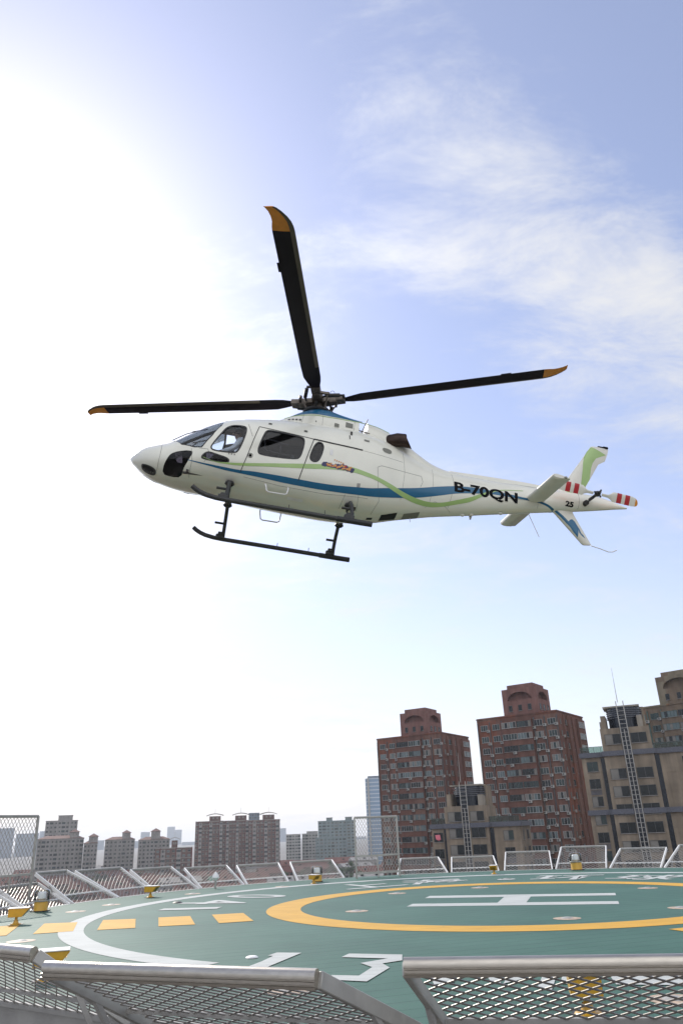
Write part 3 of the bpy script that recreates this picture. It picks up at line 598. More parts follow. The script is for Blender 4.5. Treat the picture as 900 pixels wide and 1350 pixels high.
# cowling
cx_ = [1.0 - .06 * i for i in range(71) if 1.0 - .06 * i > -3.2] + [-3.2]
cm = loft(cow, cx_)
ct_ = MB(); slant(ct_, -.90, -1.10, -.88, -.52)
me3 = boolean(cm, ct_); cowling = link('engine_cowling', me3, heli); me3.materials.clear()
for m_ in (M['white'], M['blue'], M['cavity']): me3.materials.append(m_)
for pl in me3.polygons:
    c = pl.center; w, zt, zb, e, zf = cow(c.x); pl.use_smooth = True
    zm = zb + (zt - zb) * zf; h = (c.z - zm) / (zt - zm) if c.z > zm else 0
    ins = (abs(c.y) / w) ** e + abs(h) ** e < .93 and -1.2 < c.x < -.8
    pl.material_index = 1 if (h > .60 and .98 > c.x > -1.02 and c.z > -.60 and not ins) else 0
me3.set_sharp_from_angle(angle=R_(30))
def decal(polyxz, off=.004, side=1, fn=fus, step=.05):
    mb = MB(); bm = bmesh.new(); vs = [bm.verts.new((x, 0, z)) for x, z in polyxz]; f = bm.faces.new(vs); bmesh.ops.triangulate(bm, faces=[f])
    for _ in range(5):
        ed = [e for e in bm.edges if e.calc_length() > step]
        if not ed: break
        bmesh.ops.subdivide_edges(bm, edges=ed, cuts=1); bmesh.ops.triangulate(bm, faces=bm.faces)
    for i, v in enumerate(bm.verts): v.index = i
    mb.add([on_side(v.co.x, v.co.z, off, side, fn) for v in bm.verts], [tuple(v.index for v in f.verts) for f in bm.faces]); bm.free(); return mb
def strip(mb, inner_, outer_, off, side, fn=fus):
    n = len(inner_); mb.add([on_side(x, z, off, side, fn) for x, z in inner_] + [on_side(x, z, off, side, fn) for x, z in outer_], [(i, (i + 1) % n, (i + 1) % n + n, i + n) for i in range(n)])
def glasspatch(poly, off=.012):
    big = offpoly(poly, .022); X0, X1 = min(p[0] for p in big), max(p[0] for p in big); nx = int((X1 - X0) / .02) + 2; rings = [secring(fus, X0 + (X1 - X0) * i / nx, off, 144) for i in range(nx + 1)]
    out = {1: MB(), -1: MB(), 0: MB()}
    return rings, big, out
for k, poly in WIN.items():
    rings, big, out = glasspatch(poly)
    for side in ((1, -1) if k != 'windshield' else (0,)):
        vs = [v for r in rings for v in r]; n = 144; fs = []
        for i in range(len(rings) - 1):
            for q in range(n):
                a, b, c, d_ = i * n + q, (i + 1) * n + q, (i + 1) * n + (q + 1) % n, i * n + (q + 1) % n
                cen = (vs[a] + vs[b] + vs[c] + vs[d_]) / 4
                if (side == 0 or cen.y * side > 0.02) and inpoly((cen.x, cen.z), big): fs.append((a, b, c, d_))
        used = sorted({i for f in fs for i in f}); ix = {u: j for j, u in enumerate(used)}
        mb = MB(); mb.add([vs[u] for u in used], [tuple(ix[i] for i in f) for f in fs])
        gm_ = {'cabin_window': M['glass_dark'], 'small_window': M['glass_dark'], 'lower_window': M['chin'], 'chin_window': M['chin']}.get(k, M['glass'])
        go = mb.build(k, gm_, heli, 60)
        if side != 0 and k in ('door_window', 'cabin_window', 'small_window', 'lower_window'):
            fr_ = MB(); p_ = chaikin(poly, 1); strip(fr_, offpoly(p_, -.012), offpoly(p_, .018), .0035, side); fr_.build('window_seal', M['rubber'], go)
        if k == 'windshield':
            for yy in (0,):
                fr_ = MB(); pts = []
                for i in range(13):
                    x = 2.86 - i * .075; r_ = secring(fus, x, .03, 144); pts.append(r_[36])
                fr_.tube(pts, .035, 8); fr_.build('centre_post', M['rubber'], go, 50)
            for side2 in (1, -1):
                fr_ = MB(); pts = [on_side(2.84, -1.735, .0, side2), on_side(2.66, -1.86, .0, side2), on_side(2.40, -1.91, 0, side2), on_side(2.26, -1.90, 0, side2), on_side(2.10, -1.61, 0, side2), on_side(1.95, -1.31, 0, side2)]
                fr_.tube(pts, .012, 6); fr_.build('window_seal', M['rubber'], go)
                w_ = MB(); a_ = on_side(2.86, -1.74, .03, side2); b_ = secring(fus, 2.42, -.02, 144)[30 if side2 > 0 else 42]; w_.tube([a_, (a_ + b_) / 2 + Vector((0, 0, .03)), b_], .010, 6); w_.bar(b_ + Vector((.12, 0, -.05)), b_ + Vector((-.18, 0, .07)), .02, .02); w_.build('wiper', M['rubber'], go)
# livery stripes
BU = [(2.479, -2.187), (2.113, -2.223), (1.746, -2.245), (1.41, -2.255), (1.236, -2.245), (.931, -2.243), (.625, -2.245), (.269, -2.254), (-.057, -2.26), (-.463, -2.25), (-.871, -2.207), (-1.257, -2.145), (-1.42, -2.102), (-1.822, -1.991), (-2.302, -1.853), (-2.784, -1.703), (-3.132, -1.616), (-3.597, -1.56), (-3.926, -1.553), (-4.312, -1.55), (-4.646, -1.563), (-5.04, -1.572), (-5.272, -1.598), (-5.48, -1.66)]
BL = [(2.477, -2.199), (2.108, -2.252), (1.739, -2.295), (1.436, -2.312), (1.222, -2.322), (.914, -2.338), (.604, -2.358), (.248, -2.371), (-.078, -2.377), (-.484, -2.372), (-.896, -2.347), (-1.285, -2.305), (-1.449, -2.275), (-1.853, -2.179), (-2.328, -2.053), (-2.801, -1.90), (-3.142, -1.788), (-3.601, -1.692), (-3.927, -1.64), (-4.315, -1.622), (-4.65, -1.615), (-5.045, -1.615), (-5.281, -1.645), (-5.5, -1.71)]
GU = [(2.2, -2.105), (1.95, -2.165), (1.703, -2.152), (1.408, -2.117), (1.171, -2.08), (.662, -1.998), (.269, -1.934), (-.006, -1.89), (-.252, -1.85), (-.52, -1.815), (-.824, -1.80), (-1.056, -1.83), (-1.326, -1.872), (-1.677, -1.957), (-1.97, -2.037), (-2.262, -2.080), (-2.55, -2.085), (-2.827, -2.040), (-3.16, -1.925), (-3.5, -1.79), (-3.871, -1.600), (-4.148, -1.497), (-4.426, -1.44), (-4.705, -1.401)]
GL = [(2.2, -2.112), (1.95, -2.176), (1.699, -2.185), (1.399, -2.17), (1.161, -2.139), (.651, -2.077), (.255, -2.03), (-.02, -1.993), (-.264, -1.952), (-.52, -1.918), (-.834, -1.905), (-1.064, -1.925), (-1.335, -1.963), (-1.692, -2.066), (-1.988, -2.145), (-2.284, -2.182), (-2.571, -2.172), (-2.844, -2.114), (-3.179, -2.005), (-3.511, -1.885), (-3.873, -1.655), (-4.147, -1.521), (-4.425, -1.456), (-4.704, -1.417)]
def stripe(U, Lw, off, side, name, m, fn=fus):
    U = np.array(U); Lw = np.array(Lw); x0, x1 = U[0, 0], U[-1, 0]; n = int(abs(x0 - x1) / .04); mb = MB(); vs = []; K = 5
    for i in range(n + 1):
        x = x0 + (x1 - x0) * i / n; zu = herm(U[:, 0], U[:, 1], x); zl = herm(Lw[:, 0], Lw[:, 1], x)
        for k in range(K + 1): vs.append(on_side(x, zu + (zl - zu) * k / K, off, side, fn))
    mb.add(vs, [(i * (K + 1) + k, (i + 1) * (K + 1) + k, (i + 1) * (K + 1) + k + 1, i * (K + 1) + k + 1) for i in range(n) for k in range(K)]); return mb.build(name, m, heli, 60)
CL_ = [(.60, -.60), (.531, -.595), (.444, -.589), (.332, -.573), (.223, -.557), (.032, -.548), (-.115, -.545), (-.248, -.548), (-.432, -.542), (-.619, -.530), (-.773, -.517), (-.896, -.485), (-1.0, -.42)]
CU_ = [(x, max(cow(x)[1] - .012, z + .004)) for x, z in CL_]
for side in (1, -1):
    stripe(CU_, CL_, .004, side, 'blue_cowling_band', M['blue'], cow)
    stripe(BU, BL, .003, side, 'blue_stripe', M['blue']); stripe(GU, GL, .0045, side, 'green_stripe', M['green'])
    vs, fs = text_mesh('B-70QN', 1, .034, 3); xs_ = [v.x for v in vs]; ys_ = [v.y for v in vs]; x0, x1, y0, y1 = min(xs_), max(xs_), min(ys_), max(ys_)
    mb = MB(); pts = []
    for v in vs:
        u = (v.x - x0) / (x1 - x0); t = (v.y - y0) / (y1 - y0)
        if side < 0: u = 1 - u
        x = -3.12 - 1.47 * u; pts.append(on_side(x + .02 * t, -1.785 + .02 * u + t * (.285 - .01 * u), .0065, side))
    mb.add(pts, fs); mb.build('registration_lettering', M['black'], heli)
    vs, fs = text_mesh('25', 1, .05, 2); xs_ = [v.x for v in vs]; ys_ = [v.y for v in vs]; x0, x1, y0, y1 = min(xs_), max(xs_), min(ys_), max(ys_)
    mb = MB(); pts = []
    for v in vs:
        u = (v.x - x0) / (x1 - x0); t = (v.y - y0) / (y1 - y0)
        if side < 0: u = 1 - u
        pts.append(on_side(-5.72 - .20 * u, -1.56 + t * .115, .004, side))
    mb.add(pts, fs); mb.build('number_lettering', M['black'], heli)
    mb = MB(); strip(mb, [(-2.88, 0)] * 0 or offpoly(chaikin([(1.0, -2.0)] * 0 or [(1.33, -1.98), (1.24, -1.98), (1.24, -1.89), (1.33, -1.89)], 2), -.006), offpoly(chaikin([(1.33, -1.98), (1.24, -1.98), (1.24, -1.89), (1.33, -1.89)], 2), .006), .004, side); mb.build('round_badge_ring', M['panel'], heli)
    mb = decal(chaikin([(1.315, -1.965), (1.255, -1.965), (1.255, -1.905), (1.315, -1.905)], 2), .004, side); mb.build('round_badge', M['black'], heli)
    rr = random.Random(3); navy = M.setdefault('sticker_navy', mat('sticker_navy', (.02, .02, .09), .4)); ora = M.setdefault('sticker_orange', mat('sticker_orange', (.62, .27, .07), .4)); redd = M['red']
    mb = MB()
    for i in range(26):
        x = -.20 - .61 * i / 25; z = -1.845 - .012 * i / 25 + rr.uniform(-.025, .025); q = rr.uniform(.038, .060)
        dm = decal([(x + q * math.cos(t) * rr.uniform(.7, 1.15), z + q * math.sin(t) * rr.uniform(.7, 1.3)) for t in np.linspace(0, 2 * math.pi, 9)[:-1]], .0062 + i * 1e-4, side); mb.add(dm.v, dm.f, 0)
    for i in range(34):
        x = -.27 - .50 * i / 33; z = -1.845 + rr.uniform(-.034, .034); q = rr.uniform(.014, .030)
        dm = decal([(x + q * math.cos(t) * rr.uniform(.6, 1.3), z + q * math.sin(t) * rr.uniform(.7, 1.3)) for t in np.linspace(0, 2 * math.pi, 8)[:-1]], .0092 + i * 5e-5, side); mb.add(dm.v, dm.f, 2 if rr.random() < .2 else 1)
    for i in range(5):
        x = -.40 - i * .045; dm = decal([(x, -1.70 - .01 * i), (x - .03, -1.705 - .01 * i), (x - .025, -1.73 - .01 * i), (x - .004, -1.735 - .01 * i)], .006, side); mb.add(dm.v, dm.f, 1)
    mb.build('sticker', [navy, ora, redd], heli)
# seams, tracks, hatches
def seam(pts, r=.005, name='panel_seam', m='panel', fn=fus, smooth_n=14):
    for side in (1, -1):
        P = []; pts_ = np.array(pts)
        for i in range(len(pts_) - 1):
            for t in np.linspace(0, 1, smooth_n, endpoint=False): q = pts_[i] * (1 - t) + pts_[i + 1] * t; P.append(on_side(q[0], q[1], .0, side, fn))
        P.append(on_side(*pts_[-1], .0, side, fn)); mb = MB(); mb.tube(P, r, 5); mb.build(name, M[m], heli)
seam([(1.196, -1.225), (1.272, -1.598), (1.352, -1.99), (1.425, -2.285)], .008, 'door_seam', 'rubber'); seam([(.057, -1.318), (.142, -1.698), (.264, -2.285)], .009, 'door_seam', 'rubber')
seam([(1.196, -1.222), (.913, -1.245), (.502, -1.281), (.057, -1.318)], .009, 'door_track', 'rubber'); seam([(.057, -1.318), (-.36, -1.34), (-.981, -1.351)], .017, 'door_track', 'rubber')
seam([(-1.35, -2.56), (-1.45, -2.35), (-1.384, -2.086), (-1.335, -1.656), (-1.42, -1.60), (-2.336, -1.574), (-2.38, -1.70), (-2.334, -1.825)], .0035)
seam([(3.08, -1.73), (3.05, -1.95), (3.05, -2.15), (3.07, -2.38)], .004); seam([(2.3, -1.93), (2.13, -1.93), (2.08, -2.04), (2.16, -2.2)], .0035)
seam([(1.42, -1.2), (1.30, -1.5)], .004); seam([(-1.0, -1.36), (-1.9, -1.36)], .003); seam([(-3.05, -1.22), (-3.1, -1.6), (-3.02, -2.1)], .003); seam([(-.72, -2.38), (-.66, -2.6)], .003); seam([(-.99, -2.3), (-1.02, -2.58)], .003); seam([(-2.5, -2.2), (-2.7, -2.05), (-2.95, -2.09), (-3.1, -2.16)], .003)
seam([(1.35, -2.36), (.6, -2.42), (-.3, -2.44), (-1.2, -2.36)], .0028); seam([(-1.9, -1.1), (-1.95, -1.6), (-1.92, -2.2)], .0028); seam([(-2.6, -1.25), (-2.62, -1.7), (-2.58, -2.1)], .0028); seam([(-3.1, -1.72), (-4.2, -1.66), (-5.05, -1.60)], .0022); seam([(2.45, -1.95), (2.40, -2.2), (2.42, -2.45)], .003)
seam([(-5.07, -1.22), (-5.05, -1.5), (-5.08, -1.72)], .003); seam([(-6.05, -1.16), (-6.05, -1.35), (-6.05, -1.56)], .0035)
for (pts, nm, m_) in [([(-.30, -1.50), (-.36, -1.50), (-.36, -1.62), (-.30, -1.62)], 'hatch', 'alu_light'), ([(-.93, -2.12), (-1.0, -2.11), (-1.0, -2.19), (-.93, -2.2)], 'static_port', 'alu'), ([(-1.0, -1.05), (-1.12, -1.05), (-1.12, -1.10), (-1.0, -1.10)], 'hatch', 'meshgrey'), ([(-.67, -1.03), (-.69, -1.03), (-.70, -1.14), (-.68, -1.14)], 'slot', 'rubber')]:
    for side in (1, -1): decal(pts, .005, side).build(nm, M[m_], heli)
for side in (1, -1):
    decal(chaikin([(-1.44, -1.13), (-1.60, -1.13), (-1.64, -1.19), (-1.60, -1.26), (-1.45, -1.25), (-1.41, -1.18)], 2), .005, side).build('exhaust_duct_cover', M['meshgrey'], heli)
    decal(chaikin([(3.42, -2.26), (3.36, -2.25), (3.10, -2.35), (3.08, -2.42), (3.18, -2.42), (3.38, -2.34)], 2), .005, side).build('landing_light', M['glass_dark'], heli)
    decal(chaikin([(3.39, -2.28), (3.34, -2.28), (3.14, -2.36), (3.13, -2.40), (3.20, -2.40), (3.36, -2.33)], 1), .002, side).build('landing_light_reflector', M['meshgrey'], heli)
    for (x, z) in ((1.02, -1.06), (.28, -1.12)):
        decal([(x, z), (x - .075, z - .002), (x - .075, z - .055), (x, z - .055)], .004, side).build('cabin_vent', M['meshgrey'], heli); decal([(x - .015, z - .012), (x - .055, z - .012), (x - .055, z - .04), (x - .015, z - .04)], .007, side).build('vent_hole', M['cavity'], heli)
    for (x, z, w_, h_, m_) in ((-.36, -.70, .10, .09, 'meshgrey'), (-.60, -.62, .16, .13, 'meshgrey'), (.05, -.72, .02, .04, 'rubber'), (.5, -.80, .05, .012, 'rubber'), (.2, -.82, .05, .012, 'rubber')):
        decal([(x, z), (x - w_, z - .01), (x - w_, z - h_), (x, z - h_)], .005, side, cow).build('cowling_vent', M[m_], heli)
    mb = MB()
    for i in range(4):
        x = .62 - i * .075; dm = decal([(x, -.715), (x - .05, -.715), (x - .045, -.755), (x + .005, -.755)], .006, side, cow, .03); mb.add(dm.v, dm.f)
    mb.build('cowling_marks', M['panel'], heli)
    mb = MB()
    for i in range(3):
        x = 1.72 - i * .055
        for (a, b, c_, d_) in ((0, 0, .03, .006), (0, .012, .03, .006), (0, .024, .03, .006), (.012, 0, .006, .03)):
            dm = decal([(x - a, -1.985 + .03 - b), (x - a - c_, -1.985 + .03 - b), (x - a - c_, -1.985 + .03 - b - d_), (x - a, -1.985 + .03 - b - d_)], .004, side, fus, .03); mb.add(dm.v, dm.f)
    mb.build('door_lettering', M['panel'], heli)
seam([(.70, -.655), (.531, -.625), (.332, -.603), (.032, -.578), (-.248, -.578), (-.619, -.56), (-.9, -.52), (-1.3, -.52), (-1.6, -.60)], .010, 'cowling_green_line', 'green', cow); seam([(.3, -.55), (.36, -.95)], .003, 'panel_seam', 'panel', cow); seam([(-.1, -.5), (-.1, -.95)], .003, 'panel_seam', 'panel', cow); seam([(-.8, -.52), (-.78, -.95)], .003, 'panel_seam', 'panel', cow)
mb = MB()
def belly_quad(x0, x1, y0, y1, m, nm):
    q = MB(); vs = [on_belly(x0 + (x1 - x0) * i / 8, y0 + (y1 - y0) * j / 6) for i in range(9) for j in range(7)]; q.add(vs, [(i * 7 + j, (i + 1) * 7 + j, (i + 1) * 7 + j + 1, i * 7 + j + 1) for i in range(8) for j in range(6)]); q.build(nm, m, heli)
belly_quad(-1.58, -1.92, .26, -.02, M['cavity'], 'belly_opening'); belly_quad(-2.07, -2.42, .20, -.08, M['meshgrey'], 'belly_grille'); belly_quad(-1.30, -1.42, .16, .05, M['cavity'], 'belly_opening')
belly_quad(.1, .42, .52, .44, M['alu_light'], 'belly_hatch'); belly_quad(-.9, -1.0, .5, .4, M['exhaust'], 'belly_vent')
for x in (-3.4, -3.6, -4.26): q = MB(); q.lathe([(0, -.045), (.04, -.03), (.05, .01)], 12, on_belly(x, .05) + Vector((0, 0, .0))); q.build('belly_fairing', M['white2'], heli, 60)
q = MB(); q.tube([on_belly(-3.6, .0), on_belly(-3.6, 0) - Vector((0, 0, .09))], [.035, .02], 10); q.build('belly_beacon', M['alu'], heli, 50)
for x, l in ((-.15, .07), (-1.05, .08), (-2.25, .10)): q = MB(); p = on_belly(x, .02); q.tube([p, p + Vector((-.02, 0, -l))], .006, 6); q.build('antenna', M['alu_light'], heli)
q = MB(); q.tube([(-4.93, 0, -1.83), (-5.18, 0, -2.337)], .008, 6); q.build('antenna', M['alu_light'], heli)
# tail boom spine
q = MB(); vs = []
for i in range(31):
    x = -3.05 - 2.35 * i / 30; w, zt, zb, e, zf = fus(x); h = .03 + .035 * math.sin(math.pi * i / 30)
    vs += [(x, .13, zt - .05), (x, .09, zt + h), (x, -.09, zt + h), (x, -.13, zt - .05)]
q.add(vs, [(i * 4 + k, (i + 1) * 4 + k, (i + 1) * 4 + k + 1, i * 4 + k + 1) for i in range(30) for k in range(3)] + [(0, 1, 2, 3), (123, 122, 121, 120)]); q.build('drive_shaft_cover', M['white'], heli, 40)
# fins, built from airfoil sections
def wing(sections, name, m, parent=heli, vertical=True):
    """sections: (LE, TE, thickness, normal) lofted"""
    mb = MB(); K = 12; prof = []
    for i in range(K + 1): u = (1 - math.cos(math.pi * i / K)) / 2; prof.append((u, .5 * (2.969 * math.sqrt(u) - 1.26 * u - 3.516 * u * u + 2.843 * u**3 - 1.036 * u**4) / 1.0))
    loop = [(u, t) for u, t in prof] + [(u, -t) for u, t in reversed(prof[1:-1])]; n = len(loop); vs = []
    for le, te, th, nr in sections: vs += [Vector(le) * (1 - u) + Vector(te) * u + Vector(nr) * th * t for u, t in loop]
    fs = [(i * n + k, (i + 1) * n + k, (i + 1) * n + (k + 1) % n, i * n + (k + 1) % n) for i in range(len(sections) - 1) for k in range(n)] + [tuple(range(n)), tuple((len(sections) - 1) * n + k for k in range(n - 1, -1, -1))]
    return mb.add(vs, fs).build(name, m, parent, 35)
Y = (0, 1, 0)
fin = wing([((-5.52, 0, -1.26), (-6.16, 0, -1.26), .16, Y), ((-5.76, 0, -.95), (-6.30, 0, -.93), .13, Y), ((-6.178, 0, -.30), (-6.62, 0, -.31), .11, Y), ((-6.24, 0, -.2), (-6.785, 0, -.203), .11, Y), ((-6.364, 0, 0), (-6.856, 0, 0), .10, Y), ((-6.435, 0, .115), (-6.879, 0, .115), .09, Y), ((-6.46, 0, .13), (-6.86, 0, .13), .05, Y)], 'tail_fin', M['white2'])
ven = wing([((-5.40, 0, -1.60), (-5.95, 0, -1.57), .14, Y), ((-5.505, 0, -1.688), (-5.99, 0, -1.66), .13, Y), ((-6.165, 0, -2.34), (-6.39, 0, -2.31), .08, Y), ((-6.20, 0, -2.362), (-6.40, 0, -2.34), .04, Y)], 'ventral_fin', M['white2'])
def fin_y(x, z, secs):
    # thickness of the fin at (x, z)
    zs_ = [s[2] for s in secs]; le = np.interp(z, zs_, [s[0] for s in secs]); te = np.interp(z, zs_, [s[1] for s in secs]); th = np.interp(z, zs_, [s[3] for s in secs]); u = min(max((x - le) / (te - le), .01), .99)
    return th * .5 * (2.969 * math.sqrt(u) - 1.26 * u - 3.516 * u * u + 2.843 * u**3 - 1.036 * u**4)
FS = [(-5.52, -6.16, -1.26, .16), (-5.76, -6.30, -.95, .13), (-6.178, -6.62, -.30, .11), (-6.24, -6.785, -.2, .11), (-6.364, -6.856, 0, .10), (-6.435, -6.879, .115, .09)]; VS = [(-6.165, -6.39, -2.34, .08), (-5.505, -5.99, -1.688, .13), (-5.40, -5.95, -1.60, .14)]
FS = [(a, b, c, d_) for a, b, c, d_ in FS]; 
def findecal(poly, secs, nm, m, parent):
    for side in (1, -1):
        bm = bmesh.new(); f = bm.faces.new([bm.verts.new((x, 0, z)) for x, z in poly]); bmesh.ops.triangulate(bm, faces=[f])
        for _ in range(4):
            ed = [e for e in bm.edges if e.calc_length() > .05]
            if ed: bmesh.ops.subdivide_edges(bm, edges=ed, cuts=1); bmesh.ops.triangulate(bm, faces=bm.faces)
        for i, v in enumerate(bm.verts): v.index = i
        s2 = [(s[0], s[1], s[2], s[3]) for s in secs]
        mb = MB(); mb.add([(v.co.x, side * (fin_y(v.co.x, v.co.z, s2) + .004), v.co.z) for v in bm.verts], [tuple(v.index for v in f.verts) for f in bm.faces]); bm.free(); mb.build(nm, m, parent)
findecal([(-6.43, .10), (-6.60, .03), (-6.81, -.04), (-6.66, -.12), (-6.54, -.19), (-6.46, -.32), (-6.42, -.46), (-6.40, -.60), (-6.39, -.74), (-6.36, -.80), (-6.28, -.94), (-6.24, -1.0), (-6.06, -1.12), (-5.80, -1.22), (-5.62, -1.24), (-5.80, -1.17), (-6.0, -1.08), (-6.16, -.97), (-6.24, -.84), (-6.285, -.72), (-6.28, -.60), (-6.23, -.48), (-6.215, -.36), (-6.25, -.20), (-6.33, -.05)], FS, 'green_fin_band', M['green'], fin)
findecal([(-5.47, -1.645), (-5.56, -1.66), (-5.72, -1.77), (-5.85, -1.885), (-5.88, -1.83), (-5.935, -1.80), (-6.0, -1.84), (-6.06, -1.93), (-6.12, -2.02), (-6.15, -2.10), (-6.27, -2.19), (-6.30, -2.24), (-6.17, -2.17), (-6.10, -2.10), (-6.09, -2.02), (-6.03, -1.94), (-5.98, -1.95), (-5.97, -2.02), (-6.03, -2.13), (-6.06, -2.21), (-5.96, -2.10), (-5.88, -2.0), (-5.80, -1.93), (-5.66, -1.80)], VS, 'blue_fin_band', M['blue'], ven)
q = MB(); q.tube([(-6.39, 0, -2.345), (-6.635, 0, -2.385), (-6.80, 0, -2.425), (-6.90, 0, -2.41), (-7.0, 0, -2.35)], .012, 8); q.build('tail_guard', M['alu_light'], heli, 60)
q = MB(); q.box((-6.74, 0, .145), (.26, .06, .035)); q.box((-6.80, 0, .16), (.12, .07, .03)); o = q.build('tail_light', M['black'], heli); bevel_obj(o, .008, 1)
Zv = (0, 0, 1)
for s in (1, -1):
    st = wing([((-4.80, .12 * s, -1.545), (-5.21, .12 * s, -1.56), .15, Zv), ((-4.825, 1.44 * s, -1.535), (-5.215, 1.44 * s, -1.555), .13, Zv), ((-4.84, 1.475 * s, -1.535), (-5.20, 1.475 * s, -1.555), .07, Zv)], 'stabiliser', M['white2'])
    q = MB(); q.lathe([(0, .02), (.03, .01), (.035, -.02), (0, -.03)], 10, (-5.10, 1.48 * s, -1.545)); q.build('position_light', M['alu'], st, 50)
# exhausts
for s in (1, -1):
    q = MB(); rings = []; n = 20
    path = [((-1.50, .26, -.84), .09, .13), ((-1.62, .34, -.82), .125, .15), ((-1.76, .42, -.80), .13, .155), ((-1.90, .50, -.83), .13, .15), ((-1.98, .54, -.855), .125, .145)]
    vs = []
    for i, (c, a_, b_) in enumerate(path):
        t = (Vector(path[min(i + 1, 4)][0]) - Vector(path[max(i - 1, 0)][0])).normalized(); y = Vector((0, 0, 1)).cross(t).normalized(); z = t.cross(y)
        sh = 0 if i < 4 else 1
        vs += [Vector(c) + y * a_ * math.cos(2 * math.pi * k / n) + z * b_ * math.sin(2 * math.pi * k / n) - t * (sh * .12 * math.sin(2 * math.pi * k / n)) for k in range(n)]
    vs2 = [v * 1.0 for v in vs]; vs += [Vector(path[3][0]) + (v - Vector(path[4][0])) * .85 for v in vs[-n:]]
    vs = [Vector((v.x, v.y * s, v.z)) for v in vs]
    q.add(vs, [(i * n + k, (i + 1) * n + k, (i + 1) * n + (k + 1) % n, i * n + (k + 1) % n) for i in range(4) for k in range(n)], 0); q.add(vs, [(4 * n + k, 5 * n + k, 5 * n + (k + 1) % n, 4 * n + (k + 1) % n) for k in range(n)] + [tuple(5 * n + k for k in range(n))], 1)
    q.build('exhaust_pipe', [M['exhaust'], M['cavity']], heli, 40)
# strut seen in the plenum opening
q = MB(); q.bar((-.96, .42, -.80), (-1.08, .40, -.42), .02, .02); q.bar((-.86, .44, -.74), (-1.14, .44, -.78), .02, .02); q.build('plenum_strut', M['hub'], heli)
# skids
for s in (1, -1):
    pts = [(2.26, 1.19 * s, -2.925), (2.19, 1.19 * s, -2.975), (2.10, 1.19 * s, -3.02), (1.98, 1.19 * s, -3.058), (1.80, 1.19 * s, -3.085), (1.6, 1.19 * s, -3.095), (.5, 1.19 * s, -3.105), (-.7, 1.19 * s, -3.12), (-1.22, 1.19 * s, -3.12)]
    q = MB(); q.tube(pts, .047, 14); sk = q.build('skid', M['skid'], heli, 50)
    q = MB(); q.tube([(-.55, 1.19 * s, -3.12), (-1.0, 1.19 * s, -3.125), (-1.235, 1.19 * s, -3.125)], .056, 14); q.build('shoe', M['rubber'], sk, 50)
    for x in (1.66, -.78):
        q = MB(); q.box((x, 1.17 * s, -3.05), (.20, .10, .10)); q.box((x, 1.15 * s, -2.99), (.12, .10, .08)); o = q.build('saddle', M['skid'], sk); bevel_obj(o, .015, 1)
    for x in (.4, -.3): q = MB(); q.tube([(x, 1.19 * s, -3.06), (x, 1.19 * s, -2.99)], .008, 6); q.build('bolt', M['skid'], sk)
    for (x, dx) in ((1.58, .24), (-.86, .22)):
        q = MB(); q.tube([(x, .98 * s, -2.80), (x + .05, 1.0 * s, -2.80), (x + dx, 1.0 * s, -2.80)], .026, 10); q.build('step', M['skid'], sk, 50)
    q = MB(); q.tube([(.90, .70 * s, -2.44), (.89, .80 * s, -2.50), (.86, .82 * s, -2.62), (.82, .82 * s, -2.645), (.50, .82 * s, -2.645), (.455, .82 * s, -2.62), (.44, .80 * s, -2.50), (.44, .70 * s, -2.44)], .014, 8); q.build('boarding_step', M['alu_light'], heli, 60)
for x, zb_ in ((1.60, -2.50), (-.84, -2.56)):
    prof = [(1.17, -3.06), (1.10, -2.92), (1.02, -2.80), (.90, -2.68), (.74, -2.56), (.55, zb_), (.3, zb_ - .02), (0, zb_ - .025)]
    q = MB(); q.tube([(x + .06 * 0, y, z) for y, z in prof] + [(x, -y, z) for y, z in reversed(prof[:-1])], .040, 12); q.build('cross_tube', M['skid'], heli, 50)
    for s in (1, -1): q = MB(); q.lathe([(0, .05), (.08, .03), (.10, -.02), (.07, -.05)], 14, (x, .60 * s, zb_ + .0)); q.build('cross_tube_fairing', M['rubber'], heli, 50)
